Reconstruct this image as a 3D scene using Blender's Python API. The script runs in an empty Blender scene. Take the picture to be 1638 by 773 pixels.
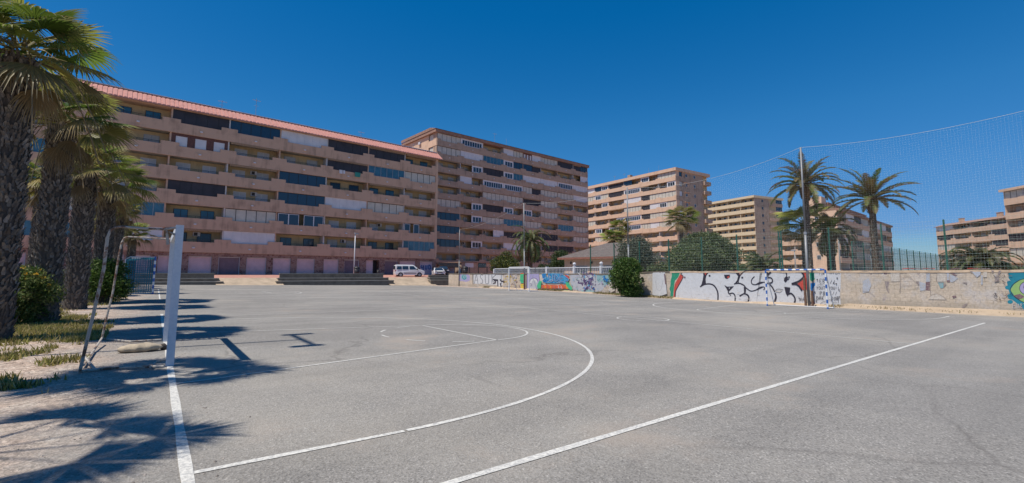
import bpy, bmesh, math, random
import numpy as np
from mathutils import Vector, Matrix
R=math.radians
random.seed(7); rng=np.random.default_rng(7)
S=bpy.context.scene
COL=S.collection

# ------------------------------------------------------------------ camera
YAW,PITCH,ROLL=0.91098,0.0984,0.00194
CAM=Vector((-0.25557,-10.16504,1.36571)); FPX,PX,PY=732.054,819.0,366.327
fw=Vector((math.cos(YAW)*math.cos(PITCH),math.sin(YAW)*math.cos(PITCH),math.sin(PITCH)))
rt=Vector((math.sin(YAW),-math.cos(YAW),0)); up=rt.cross(fw)
rt,up=(rt*math.cos(ROLL)+up*math.sin(ROLL)),(up*math.cos(ROLL)-rt*math.sin(ROLL))
cd=bpy.data.cameras.new('camera'); cam=bpy.data.objects.new('camera',cd); COL.objects.link(cam)
M=Matrix((rt,up,-fw)).transposed().to_4x4(); M.translation=CAM; cam.matrix_world=M
cd.sensor_width=36; cd.lens=FPX/1638*36; cd.shift_y=-(386.5-PY)/1638; cd.clip_start=0.05; cd.clip_end=6000
S.camera=cam

# ------------------------------------------------------------------ light
SUN_EL=R(64.5)
wd=bpy.data.worlds.new('World'); S.world=wd; wd.use_nodes=True
nt=wd.node_tree; bg=nt.nodes['Background']
sky=nt.nodes.new('ShaderNodeTexSky'); sky.sky_type='NISHITA'; sky.sun_disc=False
sky.sun_elevation=SUN_EL; sky.sun_rotation=R(270); sky.altitude=0; sky.air_density=1.0; sky.dust_density=0.1; sky.ozone_density=3.0
hs=nt.nodes.new('ShaderNodeHueSaturation'); hs.inputs['Saturation'].default_value=1.38; hs.inputs['Value'].default_value=1.0
nt.links.new(sky.outputs[0],hs.inputs['Color'])
# clear dry air: channel curves deepen the blue and keep the horizon from washing out
KS=.1245
m1=nt.nodes.new('ShaderNodeVectorMath'); m1.operation='SCALE'; m1.inputs[3].default_value=KS; nt.links.new(hs.outputs[0],m1.inputs[0])
cv=nt.nodes.new('ShaderNodeRGBCurve'); nt.links.new(m1.outputs[0],cv.inputs[1])
for ch,pts in ((0,[(0,0),(.0185,.001),(.061,.028),(.178,.08),(.527,.17),(.7,.24),(1,.40)]),(1,[(0,0),(.144,.125),(.246,.198),(.423,.275),(.783,.36),(1,.52)]),(2,[(0,0),(.407,.39),(.571,.51),(.753,.615),(.855,.64),(1,.74)])):
    c=cv.mapping.curves[ch]
    while len(c.points)<len(pts): c.points.new(.5,.5)
    for p_,(a_,b_) in zip(c.points,pts): p_.location=(a_,b_); p_.handle_type='VECTOR'
cv.mapping.update()
m2=nt.nodes.new('ShaderNodeVectorMath'); m2.operation='SCALE'; m2.inputs[3].default_value=1/KS; nt.links.new(cv.outputs[0],m2.inputs[0]); nt.links.new(m2.outputs[0],bg.inputs[0])
bg.inputs[1].default_value=0.085
sl=bpy.data.lights.new('sun','SUN'); sl.energy=3.6; sl.angle=R(0.53); sl.color=(1,0.935,0.84)
so=bpy.data.objects.new('sun',sl); COL.objects.link(so)
so.rotation_euler=(Vector((-math.cos(SUN_EL),0.02,math.sin(SUN_EL)))).to_track_quat('Z','Y').to_euler(); so.location=(-20,0,60)
S.view_settings.view_transform='Standard'; S.view_settings.look='None'; S.view_settings.gamma=1; S.view_settings.use_curve_mapping=False
S.view_settings.exposure=0.5

# ------------------------------------------------------------------ helpers
def ray(u,v): return fw+rt*((u-PX)/FPX)-up*((v-PY)/FPX)
def on_plane(u,v,p0,n):
    d=ray(u,v); n=Vector(n); return CAM+d*((Vector(p0)-CAM).dot(n)/d.dot(n))
def at(u,v,Z): return CAM+ray(u,v)*Z
def sm(t): t=min(1,max(0,t)); return t*t*(3-2*t)
def gz(x,y): return -0.0152*min(40,max(-3,x))+0.2*sm((y-4)/22)

class MB:
    def __init__(s): s.v=[]; s.f=[]; s.m=[]; s.c=[]; s.T=None
    def add(s,vs,fs,mi=0,col=None):
        o=len(s.v)
        if s.T is not None: vs=[tuple(s.T@Vector(q)) for q in vs]
        s.v.extend([tuple(q) for q in vs]); s.f.extend([tuple(i+o for i in f) for f in fs]); s.m.extend([mi]*len(fs))
        if col is not None or s.c:
            while len(s.c)<o: s.c.append((1,1,1))
            s.c.extend([col or (1,1,1)]*len(vs))
        return s
    def box(s,x0,x1,y0,y1,z0,z1,mi=0,col=None):
        if x1<x0: x0,x1=x1,x0
        if y1<y0: y0,y1=y1,y0
        if z1<z0: z0,z1=z1,z0
        return s.add([(x0,y0,z0),(x1,y0,z0),(x1,y1,z0),(x0,y1,z0),(x0,y0,z1),(x1,y0,z1),(x1,y1,z1),(x0,y1,z1)],
          [(0,3,2,1),(4,5,6,7),(0,1,5,4),(1,2,6,5),(2,3,7,6),(3,0,4,7)],mi,col)
    def quad(s,a,b,c,d,mi=0,col=None): return s.add([a,b,c,d],[(0,1,2,3)],mi,col)
    def tube(s,pts,r,n=6,mi=0,col=None,cap=True):
        pts=[Vector(p) for p in pts]; rs=r if isinstance(r,(list,tuple)) else [r]*len(pts)
        vs=[];fs=[]; prev=None
        for i,p in enumerate(pts):
            t=(pts[min(i+1,len(pts)-1)]-pts[max(i-1,0)]).normalized()
            a=prev if prev is not None else (Vector((0,0,1)) if abs(t.z)<.9 else Vector((1,0,0)))
            b=t.cross(a).normalized(); a=b.cross(t).normalized(); prev=a
            for k in range(n):
                w=2*math.pi*k/n; vs.append(p+(a*math.cos(w)+b*math.sin(w))*rs[i])
        for i in range(len(pts)-1):
            for k in range(n):
                j=(k+1)%n; fs.append((i*n+k,i*n+j,(i+1)*n+j,(i+1)*n+k))
        if cap: fs.append(tuple(range(n-1,-1,-1))); fs.append(tuple((len(pts)-1)*n+k for k in range(n)))
        return s.add(vs,fs,mi,col)
    def lathe(s,prof,n=12,c=(0,0,0),mi=0,col=None):
        vs=[];fs=[]
        for r,z in prof:
            for k in range(n):
                w=2*math.pi*k/n; vs.append((c[0]+r*math.cos(w),c[1]+r*math.sin(w),c[2]+z))
        for i in range(len(prof)-1):
            for k in range(n):
                j=(k+1)%n; fs.append((i*n+k,i*n+j,(i+1)*n+j,(i+1)*n+k))
        return s.add(vs,fs,mi,col)
    def prism(s,poly,y0,y1,mi=0):   # polygon in xz extruded along y
        n=len(poly); vs=[(x,y0,z) for x,z in poly]+[(x,y1,z) for x,z in poly]
        fs=[tuple(range(n)),tuple(range(2*n-1,n-1,-1))]+[(i,i+n,(i+1)%n+n,(i+1)%n) for i in range(n)]
        return s.add(vs,fs,mi)
    def mesh(s,name,mats,smooth=False):
        me=bpy.data.meshes.new(name); me.from_pydata(s.v,[],s.f)
        for m in (mats if isinstance(mats,(list,tuple)) else [mats]): me.materials.append(m)
        me.polygons.foreach_set('material_index',s.m)
        if smooth: me.polygons.foreach_set('use_smooth',[True]*len(s.f))
        if s.c:
            while len(s.c)<len(s.v): s.c.append((1,1,1))
            a=me.attributes.new('tint','FLOAT_COLOR','POINT')
            a.data.foreach_set('color',np.concatenate([np.array(s.c,dtype=np.float32),np.ones((len(s.v),1),np.float32)],1).ravel())
        me.update(); return me
    def obj(s,name,mats,parent=None,smooth=False):
        o=bpy.data.objects.new(name,s.mesh(name,mats,smooth)); COL.objects.link(o); o.parent=parent; return o
def tag(o,label=None,cat=None,group=None,kind=None):
    if label: o['label']=label
    if cat: o['category']=cat
    if group: o['group']=group
    if kind: o['kind']=kind
    return o
def thing(name,label,cat,loc=(0,0,0),rz=0,group=None,sc=1):
    o=bpy.data.objects.new(name,None); COL.objects.link(o); o.location=loc; o.rotation_euler=(0,0,rz); o.scale=(sc,)*3 if not hasattr(sc,'__len__') else sc
    o.empty_display_size=.3
    return tag(o,label,cat,group)
def copy_tree(root,loc,rz,label,sc=1):
    r=root.copy(); COL.objects.link(r); r.location=loc; r.rotation_euler=(0,0,rz); r['label']=label; r.scale=(sc,)*3 if not hasattr(sc,'__len__') else sc
    for ch in list(root.children):
        c=ch.copy(); COL.objects.link(c); c.parent=r
        for g in list(ch.children):
            d=g.copy(); COL.objects.link(d); d.parent=c
    return r

# ------------------------------------------------------------------ materials
def mat(name,col,rough=.8,metal=0,noise=0,nscale=3,bump=0,bscale=40,spec=None,col2=None,tint=False,trans=0):
    m=bpy.data.materials.new(name); m.use_nodes=True; t=m.node_tree; b=t.nodes['Principled BSDF']
    b.inputs['Roughness'].default_value=rough; b.inputs['Metallic'].default_value=metal
    b.inputs['Base Color'].default_value=(*col,1)
    if spec is not None: b.inputs['Specular IOR Level'].default_value=spec
    tc=t.nodes.new('ShaderNodeTexCoord'); src=None
    if noise or col2:
        n=t.nodes.new('ShaderNodeTexNoise'); n.inputs['Scale'].default_value=nscale; n.inputs['Detail'].default_value=6; n.inputs['Roughness'].default_value=.65
        t.links.new(tc.outputs['Object'],n.inputs['Vector'])
        r=t.nodes.new('ShaderNodeValToRGB'); r.color_ramp.elements[0].position=.3; r.color_ramp.elements[1].position=.7
        c2=col2 or tuple(min(1,c*(1+noise)) for c in col); c1=col if col2 else tuple(c*(1-noise) for c in col)
        r.color_ramp.elements[0].color=(*c1,1); r.color_ramp.elements[1].color=(*c2,1)
        t.links.new(n.outputs['Fac'],r.inputs[0]); src=r.outputs[0]
    if tint:
        a=t.nodes.new('ShaderNodeAttribute'); a.attribute_name='tint'
        if src is None: src=a.outputs['Color']
        else:
            x=t.nodes.new('ShaderNodeMix'); x.data_type='RGBA'; x.blend_type='MULTIPLY'; x.inputs[0].default_value=1
            t.links.new(src,x.inputs[6]); t.links.new(a.outputs['Color'],x.inputs[7]); src=x.outputs[2]
    if src: t.links.new(src,b.inputs['Base Color'])
    if bump:
        n=t.nodes.new('ShaderNodeTexNoise'); n.inputs['Scale'].default_value=bscale; n.inputs['Detail'].default_value=5
        t.links.new(tc.outputs['Object'],n.inputs['Vector']); bp=t.nodes.new('ShaderNodeBump'); bp.inputs['Strength'].default_value=bump; bp.inputs['Distance'].default_value=.02
        t.links.new(n.outputs['Fac'],bp.inputs['Height']); t.links.new(bp.outputs[0],b.inputs['Normal'])
    if trans:
        tr=t.nodes.new('ShaderNodeBsdfTranslucent'); mx=t.nodes.new('ShaderNodeMixShader'); mx.inputs[0].default_value=trans
        if src: t.links.new(src,tr.inputs['Color'])
        else: tr.inputs['Color'].default_value=(*col,1)
        out=t.nodes['Material Output']; t.links.new(b.outputs[0],mx.inputs[1]); t.links.new(tr.outputs[0],mx.inputs[2]); t.links.new(mx.outputs[0],out.inputs[0])
    return m
def render_wall(name,col,streak=.25):   # painted render with rain streaks and patches
    m=mat(name,col,rough=.9); t=m.node_tree; b=t.nodes['Principled BSDF']; tc=[n for n in t.nodes if n.type=='TEX_COORD'][0]
    mp=t.nodes.new('ShaderNodeMapping'); mp.inputs['Scale'].default_value=(1.5,1.5,.12); t.links.new(tc.outputs['Object'],mp.inputs[0])
    n=t.nodes.new('ShaderNodeTexNoise'); n.inputs['Scale'].default_value=1.3; n.inputs['Detail'].default_value=8; n.inputs['Roughness'].default_value=.7; t.links.new(mp.outputs[0],n.inputs[0])
    n2=t.nodes.new('ShaderNodeTexNoise'); n2.inputs['Scale'].default_value=.6; n2.inputs['Detail'].default_value=6; t.links.new(tc.outputs['Object'],n2.inputs[0])
    ad=t.nodes.new('ShaderNodeMath'); ad.operation='ADD'; t.links.new(n.outputs[0],ad.inputs[0]); t.links.new(n2.outputs[0],ad.inputs[1])
    r=t.nodes.new('ShaderNodeValToRGB'); r.color_ramp.elements[0].position=.75; r.color_ramp.elements[1].position=1.25
    r.color_ramp.elements[0].color=(*[c*(1-streak) for c in col],1); r.color_ramp.elements[1].color=(*[min(1,c*(1+streak*.5)) for c in col],1)
    t.links.new(ad.outputs[0],r.inputs[0]); t.links.new(r.outputs[0],b.inputs['Base Color']); return m
class N:   # tiny node helper
    def __init__(s,m): s.t=m.node_tree; s.L=s.t.links.new; s.b=s.t.nodes['Principled BSDF']; s.tc=s.t.nodes.new('ShaderNodeTexCoord')
    def new(s,ty,**k):
        n=s.t.nodes.new(ty)
        for a,b in k.items(): setattr(n,a,b)
        return n
    def noise(s,sc,det=6,ro=.6,vec=None):
        n=s.new('ShaderNodeTexNoise'); n.inputs['Scale'].default_value=sc; n.inputs['Detail'].default_value=det; n.inputs['Roughness'].default_value=ro
        s.L(vec or s.tc.outputs['Object'],n.inputs['Vector']); return n.outputs['Fac']
    def ramp(s,f,pts):
        r=s.new('ShaderNodeValToRGB'); e=r.color_ramp.elements
        while len(e)<len(pts): e.new(.5)
        for i,(p,c) in enumerate(pts): e[i].position=p; e[i].color=(*c,1) if hasattr(c,'__len__') else (c,c,c,1)
        s.L(f,r.inputs[0]); return r.outputs[0]
    def math(s,op,a,b=None):
        n=s.new('ShaderNodeMath',operation=op)
        for i,x in enumerate((a,b)):
            if x is None: continue
            if hasattr(x,'links'): s.L(x,n.inputs[i])
            else: n.inputs[i].default_value=x
        return n.outputs[0]
    def mix(s,f,a,b,mode='MIX'):
        n=s.new('ShaderNodeMix',data_type='RGBA',blend_type=mode)
        for i,x in ((0,f),(6,a),(7,b)):
            if hasattr(x,'links'): s.L(x,n.inputs[i])
            elif hasattr(x,'__len__'): n.inputs[i].default_value=(*x,1)
            else: n.inputs[i].default_value=x
        return n.outputs[2]
    def bump(s,h,st,d=.01):
        n=s.new('ShaderNodeBump'); n.inputs['Strength'].default_value=st; n.inputs['Distance'].default_value=d; s.L(h,n.inputs['Height']); s.L(n.outputs[0],s.b.inputs['Normal'])

def ground_mat():
    m=mat('ground_asphalt',(.2,.2,.2),rough=.92,spec=.25); k=N(m)
    sp=k.new('ShaderNodeSeparateXYZ'); k.L(k.tc.outputs['Object'],sp.inputs[0]); X,Y=sp.outputs[0],sp.outputs[1]
    big=k.noise(.18,5); med=k.noise(1.3,6,.65); fine=k.noise(55,4,.7); grit=k.noise(160,3,.8)
    vor=k.new('ShaderNodeTexVoronoi'); vor.inputs['Scale'].default_value=75; k.L(k.tc.outputs['Object'],vor.inputs['Vector'])
    base=k.ramp(big,[(.3,(.222,.208,.190)),(.5,(.258,.244,.222)),(.72,(.298,.282,.255))])
    base=k.mix(.5,base,k.ramp(med,[(.3,(.44,.44,.44)),(.7,(.56,.56,.56))]),'OVERLAY')
    g=k.ramp(vor.outputs['Color'],[(.05,.22),(.45,.48),(.8,.58),(.97,.95)])
    base=k.mix(.75,base,g,'OVERLAY')
    base=k.mix(.5,base,k.ramp(fine,[(.3,.28),(.7,.72)]),'OVERLAY')
    # long smeared roller streaks running along the court
    mp=k.new('ShaderNodeMapping'); mp.inputs['Scale'].default_value=(.05,.9,1); mp.inputs['Rotation'].default_value=(0,0,R(12)); k.L(k.tc.outputs['Object'],mp.inputs[0])
    st=k.noise(1.1,4,.5,mp.outputs[0]); base=k.mix(.35,base,k.ramp(st,[(.35,.36),(.6,.55)]),'OVERLAY')
    # brownish patches
    pt=k.ramp(k.noise(.35,6,.7),[(.56,0.),(.72,.55)]); base=k.mix(pt,base,(.34,.27,.215))
    v5=k.new('ShaderNodeTexVoronoi',distance='CHEBYCHEV'); v5.inputs['Scale'].default_value=.09; k.L(k.tc.outputs['Object'],v5.inputs['Vector'])
    base=k.mix(k.ramp(v5.outputs['Color'],[(.2,.0),(.95,.16)]),base,(.17,.165,.16))
    dr=k.ramp(k.noise(.09,7,.72),[(.50,0.),(.68,.45)]); base=k.mix(dr,base,(.36,.325,.275))
    dk=k.ramp(k.noise(.22,8,.75,None),[(.30,.2),(.40,0.)]); base=k.mix(dk,base,(.15,.145,.14))
    # cracks
    wn=k.noise(.7,4); va=k.new('ShaderNodeVectorMath',operation='ADD'); k.L(k.tc.outputs['Object'],va.inputs[0]); k.L(wn,va.inputs[1])
    v2=k.new('ShaderNodeTexVoronoi',feature='DISTANCE_TO_EDGE'); v2.inputs['Scale'].default_value=.17; k.L(va.outputs[0],v2.inputs['Vector'])
    cr=k.ramp(v2.outputs['Distance'],[(0.,.5),(.007,.0)]); cr=k.math('MULTIPLY',cr,k.ramp(k.noise(.25,2),[(.42,0.),(.56,1.)]))
    base=k.mix(cr,base,(.12,.11,.10))
    # loose pale grit specks & dark specks
    v3=k.new('ShaderNodeTexVoronoi'); v3.inputs['Scale'].default_value=9; k.L(k.tc.outputs['Object'],v3.inputs['Vector'])
    base=k.mix(k.ramp(v3.outputs['Distance'],[(.03,.75),(.06,.0)]),base,(.45,.42,.38))
    v4=k.new('ShaderNodeTexVoronoi'); v4.inputs['Scale'].default_value=4.3; k.L(k.tc.outputs['Object'],v4.inputs['Vector'])
    base=k.mix(k.ramp(v4.outputs['Distance'],[(.02,.8),(.035,.0)]),base,(.07,.06,.05))
    # sand / gravel verge (x below about -0.6) and behind the field
    sand=k.ramp(k.noise(2.2,7,.7),[(.3,(.30,.215,.165)),(.5,(.40,.31,.245)),(.7,(.47,.40,.33))])
    sand=k.mix(.85,sand,k.ramp(vor.outputs['Color'],[(.05,.25),(.5,.5),(.95,.8)]),'OVERLAY')
    sand=k.mix(.5,sand,k.ramp(k.noise(18,5,.7),[(.3,.3),(.7,.7)]),'OVERLAY')
    vp=k.new('ShaderNodeTexVoronoi'); vp.inputs['Scale'].default_value=24; k.L(k.tc.outputs['Object'],vp.inputs['Vector'])
    sand=k.mix(.8,sand,k.ramp(vp.outputs['Color'],[(.1,.22),(.4,.46),(.7,.56),(.95,.86)]),'OVERLAY')
    sand=k.mix(k.ramp(k.noise(.9,5,.7),[(.45,0.),(.62,.6)]),sand,k.mix(.5,sand,(.33,.31,.29)))
    e=k.math('ADD',X,k.math('MULTIPLY',k.math('SUBTRACT',k.noise(.8,6,.7),.5),2.6))
    e=k.math('ADD',e,k.math('MULTIPLY',k.math('SUBTRACT',fine,.5),1.2))
    fs=k.ramp(k.math('ADD',k.math('MULTIPLY',e,.5),.9),[(.12,1.),(.8,0.)])
    far=k.math('GREATER_THAN',k.math('ADD',X,k.math('MULTIPLY',k.noise(.9,5,.7),1.0)),30.0)
    far2=k.math('GREATER_THAN',Y,51.0)
    fs=k.math('MAXIMUM',fs,k.math('MAXIMUM',far,far2))
    col=k.mix(fs,base,sand); k.L(col,k.b.inputs['Base Color'])
    h=k.math('ADD',k.math('MULTIPLY',vor.outputs['Distance'],.6),k.math('MULTIPLY',fine,.6)); k.bump(h,.55,.012)
    return m
M_ground=ground_mat()
def line_mat():
    m=mat('worn_white_paint',(.6,.6,.57),rough=.85); k=N(m)
    c=k.mix(k.ramp(k.noise(30,5,.75),[(.42,0.),(.62,.8)]),(.66,.64,.58),(.3,.295,.285)); 
    w=k.ramp(k.noise(.45,4,.7),[(.52,0.),(.78,.6)]); c=k.mix(w,c,(.30,.298,.292)); k.L(c,k.b.inputs['Base Color']); k.bump(k.noise(90,3),.4,.006); return m
M_line=line_mat()
SAL=(.40,.235,.165)
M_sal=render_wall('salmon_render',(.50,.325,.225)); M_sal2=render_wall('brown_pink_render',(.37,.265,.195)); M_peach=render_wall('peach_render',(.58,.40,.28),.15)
M_cream=render_wall('cream_gallery_render',(.60,.47,.31),.12); M_back=render_wall('ochre_back_wall',(.50,.37,.21),.2); M_backw=render_wall('pale_back_wall',(.5,.47,.45),.15)
M_tile=mat('pink_roof_tile',(.50,.235,.19),rough=.85,noise=.18,nscale=2)
M_tileb=mat('brown_roof_tile',(.28,.17,.125),rough=.9,noise=.25,nscale=1.5)
M_white=mat('white_paint',(.62,.62,.64),rough=.5,noise=.06,nscale=3)
M_wpan=mat('white_panel',(.62,.61,.62),rough=.45,noise=.10,nscale=.8)
M_lpan=mat('beige_blind',(.52,.49,.42),rough=.6,noise=.14,nscale=1.2)
M_kpan=mat('charcoal_screen',(.03,.028,.035),rough=.6,noise=.3,nscale=1)
M_dark=mat('dark_frame',(.022,.02,.022),rough=.5)
M_gpan=mat('blue_glass',(.02,.035,.055),rough=.06,spec=.8); M_tpan=mat('teal_glass',(.04,.12,.17),rough=.08,spec=.8,noise=.3,nscale=1)
M_brick=mat('brown_brick_infill',(.12,.055,.045),rough=.85,noise=.3,nscale=5)
M_shut=mat('grey_shutter',(.44,.42,.39),rough=.6,noise=.1,nscale=1.5); M_wshut=mat('white_shutter',(.52,.52,.54),rough=.6,noise=.06,nscale=2)
M_awn=mat('striped_awning',(.35,.22,.13),rough=.9,noise=.3,nscale=9); M_metal=mat('grey_metal',(.34,.35,.37),rough=.45,metal=.3,noise=.1,nscale=8)
M_conc=mat('grey_concrete',(.30,.27,.23),rough=.92,noise=.22,nscale=1.2,bump=.3); M_darkconc=mat('dark_concrete_riser_shade',(.17,.145,.115),rough=.95,noise=.3,nscale=1.6)  # second one: riser shade put into the concrete colour; also the dark capping course
M_sand=mat('compacted_sand',(.40,.31,.22),rough=.95,noise=.25,nscale=1.1,bump=.6,bscale=8)
M_pave=mat('red_paving',(.42,.215,.165),rough=.9,noise=.15,nscale=1.5)
def stone_mat():
    m=mat('rubble_stone_cladding',(.2,.12,.09),rough=.9); k=N(m)
    v=k.new('ShaderNodeTexVoronoi'); v.inputs['Scale'].default_value=3.6; k.L(k.tc.outputs['Object'],v.inputs['Vector'])
    c=k.ramp(v.outputs['Color'],[(.1,(.13,.055,.045)),(.4,(.24,.13,.10)),(.65,(.33,.22,.17)),(.9,(.20,.10,.085))])
    v2=k.new('ShaderNodeTexVoronoi',feature='DISTANCE_TO_EDGE'); v2.inputs['Scale'].default_value=3.6; k.L(k.tc.outputs['Object'],v2.inputs['Vector'])
    c=k.mix(k.ramp(v2.outputs['Distance'],[(.02,.8),(.06,0.)]),c,(.36,.29,.25)); k.L(c,k.b.inputs['Base Color']); k.bump(v2.outputs['Distance'],.5,.03); return m
M_stone=stone_mat()
M_garage=mat('mauve_roller_door',(.66,.49,.50),rough=.6,noise=.12,nscale=1.3); M_garaged=mat('purple_dark_roller_door',(.20,.14,.16),rough=.6,noise=.15)
M_leaf=mat('palm_leaf',(1,1,1),rough=.5,tint=True,trans=.38,spec=.35); M_leaf2=mat('shrub_leaf',(1,1,1),rough=.6,tint=True,trans=.35,spec=.3)
M_bark=mat('palm_bark',(1,1,1),rough=.95,tint=True,noise=.35,nscale=12,bump=.6,bscale=30)
M_wood=mat('tree_bark',(.12,.09,.065),rough=.95,noise=.3,nscale=6)
M_grass=mat('grass_blades',(1,1,1),rough=.8,tint=True,trans=.3)
def rusty(name,paint,rust,amt):
    m=mat(name,paint,rough=.6); k=N(m)
    c=k.mix(k.ramp(k.noise(5,7,.75),[(amt,0.),(amt+.08,1.)]),paint,rust); c=k.mix(.4,c,k.ramp(k.noise(25,4),[(.3,.35),(.7,.65)]),'OVERLAY'); k.L(c,k.b.inputs['Base Color']); k.bump(k.noise(60,4),.3,.004); return m
M_goalw=rusty('chipped_white_paint',(.60,.64,.70),(.20,.11,.06),.635); M_rust=rusty('rusty_tube',(.42,.38,.33),(.16,.075,.04),.50)
M_gw=mat('goal_white_enamel',(.74,.74,.74),rough=.4,noise=.05); M_gb=mat('goal_blue_enamel',(.035,.13,.42),rough=.45,noise=.15)
M_net=mat('teal_net_cord',(.01,.17,.23),rough=.8,noise=.3,nscale=4); M_cord=mat('pale_net_cord',(.55,.55,.52),rough=.8)
M_green=mat('green_fence_paint',(.02,.10,.07),rough=.5,noise=.2); M_galv=mat('galvanised_steel',(.21,.215,.22),rough=.5,metal=.2,noise=.15,nscale=5)
M_wire=mat('fence_wire',(.16,.24,.21),rough=.6)
# ------------------------------------------------------------------ ground
def ground():
    xs=sorted(set([-2500,-900,-300,-120,-60,-30,-20,-12,-8,-6,-5,-4]+list(np.round(np.arange(-3,45.1,1.0),2))+[50,60,80,120,250,600,1400,3000]))
    ys=sorted(set([-2500,-800,-300,-100,-50,-30,-20]+list(np.round(np.arange(-16,60.1,1.0),2))+[70,90,130,300,800,3000]))
    b=MB(); nx=len(xs)
    vs=[(x,y,gz(x,y)) for y in ys for x in xs]
    b.add(vs,[(j*nx+i,j*nx+i+1,(j+1)*nx+i+1,(j+1)*nx+i) for j in range(len(ys)-1) for i in range(nx-1)])
    tag(b.obj('ground',M_ground,smooth=True),kind='structure')
ground()
LM=MB()
def line(pts,w=.05,h=.005):
    # paint strip following the ground, a few mm above it
    P=[]
    for i in range(len(pts)-1):
        a,c=Vector((*pts[i],0)),Vector((*pts[i+1],0)); n=max(1,int((c-a).length/.5))
        P+= [a.lerp(c,k/n) for k in range(n)]
    P.append(Vector((*pts[-1],0))); vs=[]
    for i,p in enumerate(P):
        t=(P[min(i+1,len(P)-1)]-P[max(i-1,0)]).normalized(); nn=Vector((-t.y,t.x,0))
        ww=w*(1+.10*math.sin(i*1.7)+random.uniform(-.05,.05))/2
        for s in (-1,1):
            q=p+nn*s*ww; vs.append((q.x,q.y,gz(q.x,q.y)+h))
    LM.add(vs,[(2*i,2*i+1,2*i+3,2*i+2) for i in range(len(P)-1)])
def arc(cx,cy,r,a0,a1,w=.05,n=40): line([(cx+r*math.cos(R(a0+(a1-a0)*i/n)),cy+r*math.sin(R(a0+(a1-a0)*i/n))) for i in range(n+1)],w)
def key(xb,sgn,yc,tp=True):
    f=lambda x:xb+sgn*x
    for s in (-1,1):
        line([(f(0.04),yc+s*3),(f(5.8),yc+s*1.8)],.05)
        line([(f(0.04),yc+s*6.22),(f(1.575),yc+s*6.25)],.06)
    line([(f(5.8),yc-1.78),(f(5.8),yc+1.78)],.05)
    a=(-90,90) if sgn>0 else (90,270)
    arc(f(5.85),yc,1.8,*a); arc(f(1.6),yc,6.25,*a,w=.06,n=70)
    for q in range(5):
        a0=a[1]+12+q*34; arc(f(5.8),yc,1.8,a0,a0+15,n=4)
SY=-7.383
line([(0,-12),(0,9)],.075); line([(0.06,SY-.004),(23.5,SY)],.07)
line([(13.5,SY+.06),(13.5,7.3)],.05); arc(13.5,0,.88,0,360)
line([(0.06,7.5),(27,8.3)],.05)
key(0,1,0); key(27,-1,0.3)
line([(27,-7.2),(27,8)],.05)
for yc in (24.9,):
    line([(0,17),(0,33)],.06); line([(.1,17.2),(27,17.4)],.05); line([(.1,32.4),(27,32.5)],.05); line([(13.5,17.4),(13.5,32.4)],.05); arc(13.5,yc,.9,0,360)
    key(0,1,yc); key(27,-1,yc)
line([(-.1,13),(30,13.1)],.05); line([(.1,41),(30,41)],.05)
tag(LM.obj('court_line_markings',M_line),kind='structure')

# ------------------------------------------------------------------ terrace, street, steps, ramps
FA=Vector((1.58,60.91,0)); FD=Vector((37.03,2.42,0)).normalized(); FN=Vector((-FD.y,FD.x,0))
def xs_at(u,y): return on_plane(u,440,(0,y,0),(0,1,0)).x
b=MB(); ST0,ST1=.86,1.22
b.add([(-60,52.0,ST0),(140,52.0,ST0),(140,60,ST1-.04),(-60,56.2,ST1-.04),(140,53,-2),(-60,53,-2)],[(0,1,2,3)])
b.add([(-60,56.2,ST1-.04),(140,60,ST1-.04),(140,140,ST1),(-60,140,ST1)],[(0,1,2,3)])
tag(b.obj('street',M_pave),kind='structure')
segs=[(-30,xs_at(345,50)),(xs_at(452,50),xs_at(620,50)),(xs_at(694,50),xs_at(748,50)-.5)]
for i,(x0,x1) in enumerate(segs):
    t=thing('bleacher_steps',['long concrete bleacher steps at the left, behind the teal-netted goal','middle run of concrete bleacher steps between the two sandy ramps','short concrete bleacher steps ending at the graffiti wall, before the white saloon'][i],'steps',(0,0,0))
    for k,(yf,zt,yb) in enumerate([(49.5,.5,50.5),(50.5,.86,51.5),(51.5,1.42 if i<2 else 1.2,51.86)]):
        bb=MB(); e=.35*(2-k)
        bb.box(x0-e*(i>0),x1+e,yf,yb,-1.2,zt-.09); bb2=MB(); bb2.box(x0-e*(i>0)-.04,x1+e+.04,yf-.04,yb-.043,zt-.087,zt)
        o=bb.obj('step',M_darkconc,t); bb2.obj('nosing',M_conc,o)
for i,(xa,xb) in enumerate([(segs[0][1],segs[1][0]),(segs[1][1],segs[2][0])]):
    bb=MB(); nx,ny=30,14; vs=[]
    for j in range(ny+1):
        for q in range(nx+1):
            fx=q/nx; fy=j/ny; w=.5*(1-fy)
            x=xa-.0+w*0+(xb-xa)*fx; y=48.6+3.5*fy; z=gz(x,y)*(1-sm(fy))+ST0*sm(fy)+.03*math.sin(x*2.3)*math.sin(fy*3.14)+random.uniform(-.012,.012)+.004
            vs.append((x,y,z))
    bb.add(vs,[(j*(nx+1)+q,j*(nx+1)+q+1,(j+1)*(nx+1)+q+1,(j+1)*(nx+1)+q) for j in range(ny) for q in range(nx)])
    tag(bb.obj('ramp',M_sand,smooth=True),kind='structure')

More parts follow.
